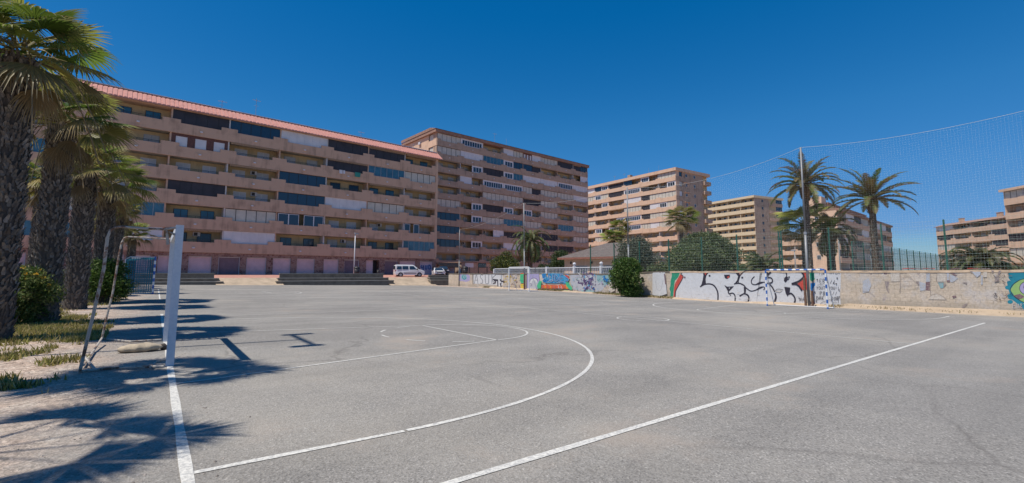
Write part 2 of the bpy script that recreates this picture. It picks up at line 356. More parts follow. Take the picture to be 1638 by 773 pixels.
# ------------------------------------------------------------------ apartment blocks
def frame_panels(root,tf,s0,s1,z0,z1,d,pm,fm,pw=1.0,top=0,name='balcony_enclosure',fw_=.06):
    n=max(1,round((s1-s0)/pw)); w=(s1-s0)/n
    p=MB(); p.T=tf; f=MB(); f.T=tf
    for i in range(n): p.box(s0+i*w+fw_/2,s0+(i+1)*w-fw_/2,d+.02,d+.06,z0+.05,z1-.05-top)
    for i in range(n+1):
        a=s0+i*w; f.box(max(s0,a-fw_/2),min(s1,a+fw_/2),d-.01,d+.08,z0,z1)
    for za,zb in ((z0,z0+.06),(z1-.07-top,z1)): 
        f.box(s0+fw_/2+.001,s1-fw_/2-.001,d,d+.07,za,zb)
    o=p.obj(name,pm,root); f.obj('frame',fm,o); return o
def win(root,tf,s,z,w,h,d,pm,fm,bars=False,name='window'):
    p=MB(); p.T=tf
    p.box(s-w/2,s+w/2,d-.05,d-.01,z,z+h,1); p.box(s-w/2+.06,s-.03,d-.07,d-.052,z+.06,z+h-.06,0); p.box(s+.03,s+w/2-.06,d-.07,d-.052,z+.06,z+h-.06,0)
    if bars:
        for k in range(9): a=s-w/2+w*k/8; p.box(a-.015,a+.015,d-.16,d-.13,z-.05,z+h+.05,2)
        for a in (z,z+h): p.box(s-w/2-.03,s+w/2+.03,d-.127,d-.10,a-.02,a+.02,2)
    return p.obj(name,[pm,fm,M_dark],root)
def railing(root,tf,s0,s1,z,d):
    p=MB(); p.T=tf; p.box(s0,s1,d-.02,d+.02,z+.27,z+.31); p.box(s0,s1,d-.012,d+.012,z+.13,z+.155)
    n=max(2,int((s1-s0)/.9))
    for k in range(n+1): a=s0+(s1-s0)*k/n; p.box(a-.015,a+.015,d-.013,d+.013,z,z+.268)
    p.obj('railing',M_dark,root)
PAN=dict(w=(M_wpan,M_white,1.1),l=(M_lpan,M_dark,1.25),k=(M_kpan,M_dark,1.3),g=(M_gpan,M_dark,1.2),t=(M_tpan,M_metal,1.1),x=(M_wpan,M_white,1.4))
def cell(root,tf,c,s0,s1,zb,zt,lo,D,rnd):
    zl=zb+lo; L=s1-s0
    if c in PAN:
        pm,fm,pw=PAN[c]; o=frame_panels(root,tf,s0,s1,zl-.3,zt-.015,.17,pm,fm,pw)
        if c=='k' and rnd.random()<.4: awn(root,tf,s0,s1,zt)
    elif c=='f':   # white wall with white framed blue windows
        p=MB(); p.T=tf
        p.box(s0,s1,.17,.22,zl-.3,zl+.12); p.box(s0,s1,.17,.22,zt-.32,zt-.015)
        for a,b_ in ((s0,s0+.35),(s1-.35,s1)): p.box(a,b_,.171,.219,zl+.121,zt-.321)
        o=p.obj('balcony_enclosure',M_white,root)
        frame_panels(o,tf,s0+.352,s1-.352,zl+.122,zt-.322,.16,M_gpan,M_white,.75,name='glazing',fw_=.11)
        for ch in o.children: ch.name=ch.name
    elif c=='F':   # two big white-framed windows
        m=(s0+s1)/2
        for a,b_ in ((s0+.1,m-.35),(m+.35,s1-.1)):
            frame_panels(root,tf,a,b_,zl-.15,zt-.1,.1,M_tpan if c=='T' else M_gpan,M_white,1.3,name='window',fw_=.13)
    elif c=='b':
        p=MB(); p.T=tf; n=3; w=L/n
        xs=[s0]
        for i in range(n):
            a=s0+w*i+w*.22; b_=s0+w*i+w*.82; p.box(xs[-1],a,.17,.27,zl-.3,zt-.015); p.box(a,b_,.171,.269,zl-.3,zl+.05); p.box(a,b_,.171,.269,zt-.35,zt-.015); xs.append(b_)
        p.box(xs[-1],s1,.17,.27,zl-.3,zt-.015); o=p.obj('brick_infill',M_brick,root)
        for i in range(n):
            a=s0+w*i+w*.22; b_=s0+w*i+w*.82; q=MB(); q.T=tf; q.box(a+.002,b_-.002,.22,.25,zl+.052,zt-.352); q.obj('blind',M_wpan,o)
    else:
        kinds={'o':(M_shut,M_metal),'O':(M_wshut,M_white),'d':(M_gpan,M_dark),'B':(M_tpan,M_dark),'q':(M_gpan,M_dark)}[c]
        sill=zb+.3+.95 if c in 'oO' else zb+.3+.75
        for q in (.27,.73):
            s=s0+L*q+rnd.uniform(-.15,.15); win(root,tf,s,sill-.75 if c in 'oO' else sill-.3,1.55 if L>5 else 1.1,zt-.42-(sill-.75 if c in 'oO' else sill-.3),D,kinds[0],kinds[1],bars=(c=='q'))
        railing(root,tf,s0+.95,s1-.95,zl,.07)
        r=rnd.random()
        if r<.35:
            a=s0+L*rnd.uniform(.4,.6); p=MB(); p.T=tf; p.box(a-.4,a+.4,D-.33,D-.03,zt-.85,zt-.3); p.box(a-.3,a+.1,D-.345,D-.331,zt-.8,zt-.38,1); p.obj('air_conditioner',[M_wshut,M_dark],root)
        if rnd.random()<.35: awn(root,tf,s0+.15,s1-.15,zt)
def awn(root,tf,s0,s1,zt):
    p=MB(); p.T=tf; p.box(s0,s1,-.02,.13,zt-.16,zt-.03); n=int((s1-s0)/.22)
    for i in range(n):
        a=s0+(s1-s0)*(i+.1)/n; b_=s0+(s1-s0)*(i+.9)/n; m=(a+b_)/2
        p.add([(a,-.03,zt-.161),(b_,-.03,zt-.161),(b_,-.03,zt-.27),(m,-.03,zt-.33),(a,-.03,zt-.27),(a,-.01,zt-.161),(b_,-.01,zt-.161),(b_,-.01,zt-.27),(m,-.01,zt-.33),(a,-.01,zt-.27)],
              [(0,1,2,3,4),(9,8,7,6,5),(0,4,9,5),(4,3,8,9),(3,2,7,8),(2,1,6,7)])
    p.obj('awning',M_awn,root)
def facade(root,tf,piers,rows,zb0,sh,wallm,topz,D=1.7,lo=1.35,hi=1.78,pierw=.95,lamps=True,seed=1,extra_end=(0,0)):
    """rows: list bottom->top of strings, one char per bay (or tuple of two chars for a split bay)"""
    rnd=random.Random(seed); n=len(piers)-1
    for k,row in enumerate(rows):
        zb=zb0+sh*k; zt=zb+sh if k<len(rows)-1 else topz
        p=MB(); p.T=tf; s=piers[0]-extra_end[0]
        for i,c in enumerate(piers):
            a=max(piers[0]-extra_end[0],c-pierw*(1 if i<n else 1)); b_=min(piers[-1]+extra_end[1],c+pierw)
            if a>s: p.box(s,a,0,.15,zb,zb+lo)
            p.box(a,b_,0,.15,zb,zb+hi); s=b_
        o=p.obj('parapet',wallm,root)
        p=MB(); p.T=tf; p.box(piers[0]-extra_end[0]+.01,piers[-1]+extra_end[1]-.01,.151,D-.001,zb+.001,zb+.22); p.obj('balcony_floor',M_conc,root)
        cells=row.split() if ' ' in row else list(row)
        for i in range(n):
            c=cells[i] if i<len(cells) else rnd.choice('olwkOd')
            a,b_=piers[i]+.09,piers[i+1]-.09
            if len(c)==2:
                m=(a+b_)/2; cell(root,tf,c[0],a,m-.02,zb,zt,lo,D,rnd); cell(root,tf,c[1],m+.02,b_,zb,zt,lo,D,rnd)
            else: cell(root,tf,c,a,b_,zb,zt,lo,D,rnd)
            if lamps:
                m=(a+b_)/2; q=MB(); q.T=tf; q.box(m-.14,m+.14,-.16,-.001,zb+.5,zb+.66); q.obj('wall_lamp',M_white,root)
    for i,c in enumerate(piers):
        p=MB(); p.T=tf
        for k in range(len(rows)):
            zb=zb0+sh*k; zt=zb+sh-.002 if k<len(rows)-1 else topz; p.box(c-.085,c+.085,.156,D-.002,zb+.221,zt)
        p.obj('partition_wall',M_backw if i%2 else wallm,root)
def antenna(root,x,y,z,h,yagi=True):
    p=MB(); p.tube([(x,y,z),(x,y,z+h)],.03,5)
    if yagi:
        p.tube([(x-.5,y,z+h*.92),(x+.6,y,z+h*.92)],.02,4)
        for k in range(6): p.tube([(x-.45+k*.2,y-.25,z+h*.92),(x-.45+k*.2,y+.25,z+h*.92)],.012,4)
        p.tube([(x-.3,y,z+h*.7),(x+.3,y,z+h*.7)],.015,4)
    p.obj('antenna',M_metal,root)

# block 1 : long salmon block with pitched tiled roof
ang1=math.atan2(FD.y,FD.x)
b1=thing('apartment_block','long salmon block with pink tiled roof edge and a row of garage doors below','building',FA,ang1)
I=Matrix.Identity(4)
P1=[-27.4,-20.9,-14.4,-7.9,-1.36,5.0,11.41,18.14,24.81,31.45,37.75]
rows1=['o w t w q w d o d t','g o l t B l F O O Fo','o w t O k O g w l O','o l t O O O g q B O','k o O o b O o k t l','o l k B k g w k k B']
facade(b1,I,P1,rows1,4.05,3.03,M_sal,22.25,seed=3)
p=MB(); p.box(-28,38.2,1.7,12,1.0,22.25); p.box(-27.6,37.9,.9,1.699,3.9,4.049)
p.obj('wall',M_back,b1)
p=MB(); p.box(-28,38.3,0,1.69,22.252,22.42); p.obj('eaves',M_sal,b1)
# roof with tile rolls
p=MB(); x=-28.2
while x<38.6:
    for (a,b_,dz) in ((x,x+.30,.07),(x+.30,x+.46,0)):
        p.add([(a,-.3,22.42+dz),(b_,-.3,22.42+dz),(b_,1.5,23.85+dz),(a,1.5,23.85+dz),(a,-.3,22.30),(b_,-.3,22.30),(b_,7,24.6+dz),(a,7,24.6+dz)],[(0,1,2,3),(4,5,1,0),(3,2,6,7),(0,3,7,4),(1,5,6,2)])
    x+=.46
rf=p.obj('roof',M_tile,b1)
p=MB(); p.add([(-28.3,7,24.6),(38.7,7,24.6),(38.7,13,22.4),(-28.3,13,22.4)],[(0,1,2,3)]); p.add([(38.3,0,22.2),(38.3,12,22.2),(38.3,7,24.5),(38.3,1.5,23.7)],[(0,1,2,3)]); p.obj('rear_slope',M_tile,rf)
p=MB(); p.box(-28.2,38.6,1.35,1.75,23.93,24.03); p.obj('ridge_tiles',M_white,rf)
for u,h in ((353,1.6),(408,3.0),(578,1.4),(662,1.2)):
    q=on_plane(u,200,FA+FN*4,FN); antenna(b1,(q-FA).dot(FD),4,23.6,h+.8,True)
# ground storey
def s_of(u): return (on_plane(u,438,FA+FN*.3,FN)-FA).dot(FD)
doors=[(-60,-20),(0,38),(55,90),(110,140),(165,196),(206,238),(250.5,270),(300,337),(348,382.5),(393,425),(435.5,464),(474,502.5),(517,541),(550,574),(585,606),(614.7,635.6),(639,664),(671,691.6)]
dr=[(s_of(a),s_of(c)) for a,c in doors]
z0=1.2; prev=-28
for i,(a,c) in enumerate(dr):
    p=MB(); p.box(prev,a,.25,1.69,z0-.4,3.6); p.obj('stone_pillar',M_stone,b1); prev=c
    q=MB(); m=1 if i in (8,) else 0
    if i==14:
        mm=a+(c-a)*.55; n=int((mm-a)/.3)
        for k in range(12): q.box(a+.02,mm,.5,.56,z0+k*.2,z0+k*.2+.185)
        q.obj('garage_door',M_garage,b1); r=MB(); r.box(mm,c-.02,1.2,1.3,z0,3.59); r.obj('dark_doorway',M_dark,b1)
    else:
        for k in range(12): q.box(a+.02,c-.02,.5,.56,z0+k*.2,z0+k*.2+.185)
        q.box(a,c,.57,.6,z0,3.59); o=q.obj('garage_door',[M_garage,M_garaged][1 if i in (8,13,15) else 0] if i!=8 else M_garaged,b1)
        fr=MB(); fr.box(a+.001,a+.08,.4,.495,z0,3.59); fr.box(c-.08,c-.001,.4,.495,z0,3.59); fr.box(a+.08,c-.08,.41,.49,3.48,3.585); fr.obj('frame',M_wshut,o)
        if i==17:
            g=MB()
            def st(pts,w,mi):
                for j in range(len(pts)-1):
                    A,B=Vector((pts[j][0],0,pts[j][1])),Vector((pts[j+1][0],0,pts[j+1][1])); t=(B-A).normalized(); nn=Vector((-t.z,0,t.x))*w/2
                    for yy in (.488,): g.add([tuple(Vector((v.x,yy-mi*.003,v.z))) for v in (A-nn,B-nn,B+nn,A+nn)],[(0,1,2,3)],mi)
            ax=lambda t:a+(c-a)*t
            for mi,w in ((0,.34),(1,.1)):
                st([(ax(.2),2.9),(ax(.12),2.5),(ax(.3),2.4),(ax(.33),2.9)],w,mi); st([(ax(.33),2.9),(ax(.33),2.0),(ax(.2),1.9)],w,mi); st([(ax(.5),2.9),(ax(.48),2.2),(ax(.6),2.2),(ax(.62),2.9)],w,mi); st([(ax(.75),3.),(ax(.73),2.2),(ax(.9),2.3),(ax(.88),2.9),(ax(.75),2.9)],w,mi)
            g.obj('graffiti',[mat('graffiti_pale_blue',(.25,.33,.5)),mat('graffiti_navy',(.03,.05,.2))],o)
p=MB(); p.box(prev,38.2,.25,1.69,z0-.4,3.6); p.obj('stone_pillar',M_stone,b1)
p=MB(); p.box(-28,38.2,.2,1.69,3.602,4.04); p.obj('stone_lintel',M_stone,b1)
# right-hand end column where the last cell meets the corner
p=MB(); p.box(37.86,38.2,.16,1.69,4.25,22.24); p.obj('corner_column',M_peach,b1)
# laundry on the fifth storey
t=thing('laundry','white and green washing hung over a parapet of the pink roofed block','laundry',FA+FD*20.9-FN*.13+Vector((0,0,17.55)),ang1)
for (s,w,h,m) in ((-.9,.5,.55,M_white),(-.3,.3,.5,M_white),(1.6,.9,.7,mat('green_cloth',(.03,.25,.2)))):
    p=MB(); p.box(s,s+w,-.04,0,-h,.02); p.box(s,s+w,-.04,.14,.021,.045); p.obj('cloth',m,t)

# block 2 : taller, further
A2=at(695,438,100.6); B2=at(943,438,135.4); A2.z=0; B2.z=0
d2=(B2-A2).normalized(); L2=(B2-A2).length; ang2=math.atan2(d2.y,d2.x)
b2=thing('apartment_block','tall eleven storey brown apartment block with mixed glazed balconies, second from the left','building',A2,ang2)
P2=[.15]+[L2*i/8 for i in range(1,8)]+[L2-.15]
rows2=['o o k o o o o o','o o o o k o o o','g of o w o g k o','g o ow k g g o l','g of l t l o t l','l of k fo fo l o l','o o l l k l o o','o wo f f lk l l w','o of k ft w w f w','l w t fg gk o o ow','l f o wl bw l k kg']
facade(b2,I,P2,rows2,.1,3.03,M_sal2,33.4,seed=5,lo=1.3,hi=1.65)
p=MB(); p.box(0.3,L2,1.7,15,-1,33.4); p.obj('wall',M_back,b2)
p=MB(); p.box(-.5,L2+.3,-.25,16,33.402,34.1); p.add([(-.6,-.45,34.102),(L2+.4,-.45,34.102),(L2+.4,2,34.75),(-.6,2,34.75),(-.6,16,34.75),(L2+.4,16,34.75),(-.6,16,34.102),(L2+.4,16,34.102)],[(0,1,2,3),(3,2,5,4),(0,3,4,6),(1,7,5,2)]); p.obj('roof',M_tileb,b2)
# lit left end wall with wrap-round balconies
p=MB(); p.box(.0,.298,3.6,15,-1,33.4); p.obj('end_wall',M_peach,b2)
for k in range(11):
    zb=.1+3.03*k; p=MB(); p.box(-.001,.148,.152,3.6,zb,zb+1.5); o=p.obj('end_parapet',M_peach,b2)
    if k in (10,9,5): frame_panels(b2,Matrix.Rotation(R(90),4,'Z')@Matrix.Scale(-1,4,(0,1,0)) if False else Matrix(((0,1,0,.16),(1,0,0,0),(0,0,1,0),(0,0,0,1))),.2,3.4,zb+1.3,zb+3.0,0,M_lpan,M_dark,1.6)
    if k>8:
        p=MB(); p.box(-.35,-.002,7,7.9,zb+1.6,zb+2.2); p.obj('air_conditioner',M_wshut,b2)
antenna(b2,20,4,34.7,3.6,True); antenna(b2,24,4,34.7,2.8,False); antenna(b2,8.5,3,34.7,.9,False)
# street level awning of block 2
t=thing('shop_awning','orange tiled canopy over a doorway behind the parked cars','canopy',at(716,424,92),ang2)
p=MB(); p.add([(-2.4,-1.2,-.4),(2.4,-1.2,-.4),(2.4,.6,.5),(-2.4,.6,.5),(-2.4,-1.2,-.55),(2.4,-1.2,-.55),(2.4,.6,.35),(-2.4,.6,.35)],[(0,1,2,3),(7,6,5,4),(0,4,5,1),(0,3,7,4),(1,5,6,2),(3,2,6,7)]); p.obj('roof',mat('orange_tile',(.42,.17,.08),noise=.2,nscale=4),t)
p=MB(); p.box(-2.2,2.2,.6,5.5,-2.6,.3); p.obj('wall',M_sal,t)
p=MB(); p.box(-1.9,1.9,.55,.59,-2.4,-.5); p.obj('door',M_garage,t)
for s in (-2.3,2.3):
    p=MB(); p.box(s-.08,s+.08,-1.1,-.94,-2.6,-.56); p.obj('post',M_white,t)
# lower annexe right of it
t=thing('annexe','low brown annexe with barred windows left of the round bushes','building',at(738,425,95),ang2)
p=MB(); p.box(0,9,0,7,-2.5,.6); p.obj('wall',M_sal2,t); p=MB(); p.box(-.2,9.2,-.2,7,.602,.8); p.obj('roof',M_tileb,t)
win(t,I,2,-.4,2.2,1.0,0,M_wpan,M_white); win(t,I,5.4,-.4,2.2,1.0,0,M_gpan,M_dark)

# block 3 : peach, sunlit face to the left
C3=at(1086,438,136); C3.z=0; E3=at(938,438,136*174.5/141); E3.z=0
d3=(C3-E3).normalized(); L3=(C3-E3).length; ang3=math.atan2(d3.y,d3.x)
b3=thing('apartment_block','peach ten storey apartment block with sunlit balcony bands, right of the tall brown block','building',E3,ang3)
n3=Vector((-d3.y,d3.x,0))
def s3(u): return (on_plane(u,438,C3,n3)-E3).dot(d3)
P3=[.1,s3(952.8),s3(975),s3(1000.5),s3(1028),s3(1056.4),L3-.1]
rows3=['o o k o o k','o o l k o k','o l l o o o','o l k o o o','o fo f f lw l','l o of f kl l','k ok o l kw fl','o of o w kl l','l fl k f ko of','w gf k go fo l']
facade(b3,I,P3,rows3,2.53,3.03,M_peach,32.8,seed=8,lo=1.3,hi=1.62,lamps=False,pierw=.8)
p=MB(); p.box(0,L3-.9,1.7,17.5,-2,32.8); p.obj('wall',M_back,b3)
p=MB(); p.box(-.3,L3+.3,-.3,17.6,32.802,33.75); p.obj('roof',M_peach,b3)
p=MB(); p.box(-.2,L3+.2,-.2,17.5,33.752,33.8); p.obj('roof_tiles',M_tileb,b3)
TR=Matrix(((0,-1,0,L3),(1,0,0,0),(0,0,1,0),(0,0,0,1)))  # side face: s -> +y, depth -> -x
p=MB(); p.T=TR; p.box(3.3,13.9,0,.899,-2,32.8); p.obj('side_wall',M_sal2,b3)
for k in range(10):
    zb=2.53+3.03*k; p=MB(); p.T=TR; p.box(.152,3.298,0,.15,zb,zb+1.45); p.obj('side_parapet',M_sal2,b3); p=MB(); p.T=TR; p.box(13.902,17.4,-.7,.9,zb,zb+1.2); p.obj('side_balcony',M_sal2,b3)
    frame_panels(b3,TR,.3,3.2,zb+1.2,zb+2.98,.16,random.choice([M_lpan,M_gpan,M_kpan,M_wpan]),M_metal,1.4)
    for s in (5.2,9.4): win(b3,TR,s,zb+1.5,.9,1.0,0,M_gpan,M_white)
    if k<9:
        p=MB(); p.T=TR; p.box(4.0,6.6,-.5,-.002,zb+2.7,zb+2.85); p.obj('ledge',M_sal,b3)
for s in (12,16.5,27,31): antenna(b3,s,3,33.8,2.6,s<20)
p=MB(); p.box(20,21.2,.6,1.8,33.7,34.8); p.obj('chimney',M_sal2,b3)
# block 4 : cream gallery block
C4=at(1212,438,182); C4.z=0; E4=at(1131,438,182*130/116); E4.z=0
d4=(C4-E4).normalized(); L4=(C4-E4).length
b4=thing('apartment_block','cream gallery-access block with long plain balcony bands and rows of small dark windows','building',E4,math.atan2(d4.y,d4.x))
p=MB(); p.box(0,L4-.3,1.6,18,-2,32.4); p.obj('wall',M_back,b4)
for k in range(10):
    zb=2.2+3.03*k; p=MB(); p.box(0,L4,0,.18,zb,zb+1.45); p.box(0.01,L4-.01,.181,1.59,zb,zb+.2); p.obj('gallery_parapet',M_cream,b4)
    for j in range(9):
        s=1.6+j*(L4-3)/8.4; win(b4,I,s,zb+1.0,1.0,1.55,1.6,M_gpan,M_dark); 
        if j<8: win(b4,I,s+1.25,zb+1.3,.7,1.2,1.6,M_shut,M_metal)
    for s in (6.,12.,18.):
        p=MB(); p.box(s-.12,s+.12,.19,1.4,zb+.201,zb+3.02); p.obj('gallery_pier',M_cream,b4)
p=MB(); p.box(-.4,L4+.3,-.4,18.2,32.402,33.3); p.obj('roof',M_cream,b4)
TR4=Matrix(((0,-1,0,L4),(1,0,0,0),(0,0,1,0),(0,0,0,1)))
p=MB(); p.T=TR4; p.box(.2,9,-.02,.29,-2,32.4); p.obj('side_wall',M_sal2,b4)
p=MB(); p.T=TR4; p.box(9.2,18,1.6,1.9,-2,32.4); p.obj('side_wall',M_sal,b4)
for k in range(10):
    zb=2.2+3.03*k; p=MB(); p.T=TR4; p.box(9.3,18,0,.2,zb,zb+1.3); p.obj('side_parapet',M_sal,b4); p=MB(); p.T=TR4; p.box(9.3,18,.201,1.59,zb,zb+.2); p.obj('balcony_floor',M_sal,b4); frame_panels(b4,TR4,14,17.8,zb+1.2,zb+3.0,.25,M_gpan,M_dark,1.2)
    win(b4,TR4,5,zb+1.3,1.0,1.1,-.02,M_gpan,M_dark)
p=MB(); p.box(-5.2,-.5,1.5,9,-2,33.9); p.obj('stair_tower',M_sal2,b4)
p=MB(); p.box(-5.2,-4.2,.4,1.49,-2,34.6); p.obj('tower_fin',M_cream,b4)
for k in range(10):
    zb=2.2+3.03*k; p=MB(); p.box(-4.0,-.6,.1,1.49,zb,zb+1.3); p.obj('landing_parapet',M_sal,b4)
    p=MB(); p.box(-10.5,-5.4,1.5,4,zb,zb+1.4); p.obj('landing_parapet',M_cream,b4)
p=MB(); p.lathe([(0,.5),(.5,.35),(.5,-.3),(0,-.5)],10,(-.3,.6,34.6)); p.obj('water_tank',M_white,b4,True)

# block 5 : stepped salmon block behind the tall palms
def tri_block(name,label,uc,Zc,ul,Zl,ur,Zr,topl,rowsR,zb0,wl,wr,seed,depth=12,backtop=None):
    C=at(uc,438,Zc);C.z=0; E=at(ur,438,Zr);E.z=0; d=(E-C).normalized(); L=(E-C).length; r=thing(name,label,'building',C,math.atan2(d.y,d.x))
    n=max(2,round(L/7.5)); P=[.1]+[L*i/n for i in range(1,n)]+[L-.1]
    top=zb0+3.03*len(rowsR)
    facade(r,I,P,rowsR,zb0,3.03,wr,top,seed=seed,lo=1.2,hi=1.5,lamps=False)
    p=MB(); p.box(0.02,L,1.7,depth,-2,top); p.obj('wall',wl,r)
    p=MB(); p.box(-.3,L+.3,-.3,depth,top+.002,top+.5); p.obj('roof',M_tileb,r)
    return r,L,top
b5,L5,T5=tri_block('apartment_block','stepped salmon apartment block behind the two tall date palms',1347,104,1300,112,1432,142,0,['o k o l o','k o l w o','w o k l k','l k o w o','o w k l o'],1.0,M_peach,M_sal,11,6)
p=MB(); p.box(-.3,.018,0.2,5.9,-2,T5); p.obj('end_wall',M_peach,b5); p=MB(); p.box(-.35,3.2,3.0,6.2,T5+.51,T5+3.6); p.obj('stair_tower',M_peach,b5)
p=MB(); p.box(4,L5*.70,3,6,T5+.5,T5+2.2); o=p.obj('penthouse',M_sal,b5); p=MB(); p.box(3.7,L5*.70+.3,2.7,6.3,T5+2.202,T5+2.6); p.obj('roof',M_tileb,o)
for k in range(5):
    for yy in (4.2,):
        win(b5,Matrix(((0,1,0,-.3),(-1,0,0,0),(0,0,1,0),(0,0,0,1))),-yy,1.9+3.03*k,.8,1.0,0,M_gpan,M_white)
b5b=thing('apartment_block','narrow orange block glimpsed between palms left of the stepped salmon block','building',at(1252,438,150)*1.0,0)
b5b.location.z=0; dd=(at(1296,438,142)-at(1252,438,150)); b5b.rotation_euler=(0,0,math.atan2(dd.y,dd.x)); Lb=math.hypot(dd.x,dd.y)
facade(b5b,I,[.1,Lb/2,Lb-.1],['oo','oo','oo','oo'],1.6,3.03,M_peach,13.7,seed=2,lamps=False)
p=MB(); p.box(0,Lb,1.7,10,-2,13.7); p.obj('wall',M_back,b5b); p=MB(); p.box(-.3,Lb+.3,-.3,10,13.702,14.3); p.obj('roof',M_tileb,b5b)
# block 6 : low peach block on the right
C6=at(1503,438,150); E6=at(1628,438,122); C6.z=E6.z=0; d6=(E6-C6).normalized(); L6=(E6-C6).length
b6=thing('apartment_block','low peach block with brown tiled roof behind the wide bushy palm','building',C6,math.atan2(d6.y,d6.x))
facade(b6,I,[.1]+[L6*i/4 for i in (1,2,3)]+[L6-.1],['o o k l','o o k o','l o o k','k o o k','w d B o'],2.0,3.03,M_peach,17.0,seed=4,lamps=False)
p=MB(); p.box(0,L6,1.7,12,-2,17.0); p.obj('wall',M_back,b6)
p=MB(); p.add([(-.5,-.5,17.0),(L6+.5,-.5,17.0),(L6+.5,3,18.1),(-.5,3,18.1),(-.5,12,17.2),(L6+.5,12,17.2)],[(0,1,2,3),(3,2,5,4),(0,3,4),(1,5,2)]); rr=p.obj('roof',M_tileb,b6)
for s in (8,22):
    p=MB(); p.box(s,s+1.3,1.4,2.2,17.4,18.9); p.box(s-.1,s+1.4,1.3,2.3,18.901,19.0); p.obj('chimney',M_sal,rr)
C7=at(1617,438,96); E7=at(1760,438,80); C7.z=E7.z=0; d7=(E7-C7).normalized(); L7=(E7-C7).length
b7=thing('apartment_block','peach apartment block with projecting glazed corner at the right edge of the view','building',C7,math.atan2(d7.y,d7.x))
facade(b7,I,[.1,4.2,10,L7-.1],['o l k','l l o','k l o','o o l','o o k','l l l'],.9,3.03,M_peach,19.0,seed=6,lamps=False,lo=1.3,hi=1.4)
p=MB(); p.box(0,L7,1.7,12,-2,19); p.obj('wall',M_sal,b7); p=MB(); p.box(-.4,L7,-.4,12,19.002,19.5); rr=p.obj('roof',M_peach,b7)
p=MB(); p.box(5,6.5,1,2,19.5,20.6); p.obj('chimney',M_tileb,rr)
# ------------------------------------------------------------------ graffiti wall
W=[Vector((30.15,-24,0)),Vector((30.5,10,0)),Vector((32.6,46.8,0))]
def wseg(i): d=(W[i+1]-W[i]).normalized(); return W[i],d,Vector((-d.y,d.x,0))   # normal towards -x (the court)
def wallp(u,v,off=0):
    i=1 if u<1070 else 0; p0,d,n=wseg(i); q=on_plane(u,v,p0,n); q=q+n*off
    g=gz(q.x,q.y)+.01; q.z=max(q.z,g); return q
def wall_mat():
    m=mat('old_block_wall',(.4,.33,.25),rough=.95); k=N(m)
    sp=k.new('ShaderNodeSeparateXYZ'); k.L(k.tc.outputs['Object'],sp.inputs[0]); cb=k.new('ShaderNodeCombineXYZ'); k.L(sp.outputs[1],cb.inputs[0]); k.L(sp.outputs[2],cb.inputs[1])
    br=k.new('ShaderNodeTexBrick'); k.L(cb.outputs[0],br.inputs['Vector']); br.inputs['Scale'].default_value=1; br.inputs['Brick Width'].default_value=.42; br.inputs['Row Height'].default_value=.21; br.inputs['Mortar Size'].default_value=.008; br.inputs['Mortar Smooth'].default_value=.4
    br.inputs['Color1'].default_value=(.50,.42,.33,1); br.inputs['Color2'].default_value=(.50,.42,.33,1); br.inputs['Mortar'].default_value=(.33,.27,.20,1)
    plaster=k.ramp(k.noise(1.4,8,.7),[(.25,(.40,.34,.27)),(.5,(.54,.45,.36)),(.75,(.58,.54,.50))])
    c=k.mix(k.ramp(k.noise(.8,7,.7),[(.42,0.),(.55,.9)]),br.outputs['Color'],plaster)
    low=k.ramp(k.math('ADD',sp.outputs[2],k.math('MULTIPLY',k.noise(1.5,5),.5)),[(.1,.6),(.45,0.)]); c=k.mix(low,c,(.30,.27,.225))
    pale=k.ramp(k.noise(.55,6,.75),[(.52,0.),(.62,.7)]); c=k.mix(pale,c,(.50,.47,.45))
    pur=k.ramp(k.noise(1.1,6,.8),[(.60,0.),(.66,.5)]); c=k.mix(pur,c,(.20,.14,.15))
    c=k.mix(.5,c,k.ramp(k.noise(9,6,.75),[(.3,.3),(.7,.68)]),'OVERLAY')
    k.L(c,k.b.inputs['Base Color']); k.bump(k.math('ADD',br.outputs['Fac'],k.math('MULTIPLY',k.noise(12,6),-1.2)),.5,.03); return m
M_wall=wall_mat(); M_cap=mat('peach_wall_capping',(.56,.42,.29),rough=.95,noise=.25,nscale=2.5,bump=.6,bscale=8)
wt=tag(MB().obj('graffiti_wall',M_wall),'long low block wall covered in graffiti along the far side of the court','wall')
bpy.data.objects.remove(wt)
wt=thing('graffiti_wall','long low block wall covered in graffiti along the far side of the court','wall')
def ztop(y): return 1.60 if y<=12 else 1.60-.17*min(1,(y-12)/3)
for i in range(2):
    p0,d,n=wseg(i); L=(W[i+1]-W[i]).length; b=MB(); c=MB(); ns=int(L/1.0); vs=[]
    for k in range(ns+1):
        q=p0+d*(L*k/ns); zt=ztop(q.y)-.10
        for off,z in ((0,-1.2),(0,zt),(-.2,zt),(-.2,-1.2)): vs.append(tuple(q+n*off+Vector((0,0,z))))
    b.add(vs,[(k*4+a,(k+1)*4+a,(k+1)*4+a+1,k*4+a+1) for k in range(ns) for a in (0,1,2)])
    if i==1: b.add(vs[-4:],[(0,1,2,3)])
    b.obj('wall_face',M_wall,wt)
    vs=[]
    for k in range(ns*2+1):
        q=p0+d*(L*k/ns/2); zt=ztop(q.y)+random.uniform(-.015,.02); r=random.uniform(-.01,.015)
        for off,z in ((.02+r,zt-.12),(.02+r,zt),(-.22,zt),(-.22,zt-.12)): vs.append(tuple(q+n*off+Vector((0,0,z))))
    c.add(vs,[(k*4+a,(k+1)*4+a,(k+1)*4+a+1,k*4+a+1) for k in range(ns*2) for a in (0,1,2)]+[(k*4+3,(k+1)*4+3,(k+1)*4,k*4) for k in range(ns*2)])
    c.obj('capping',M_cap if i==0 else M_darkconc,wt)
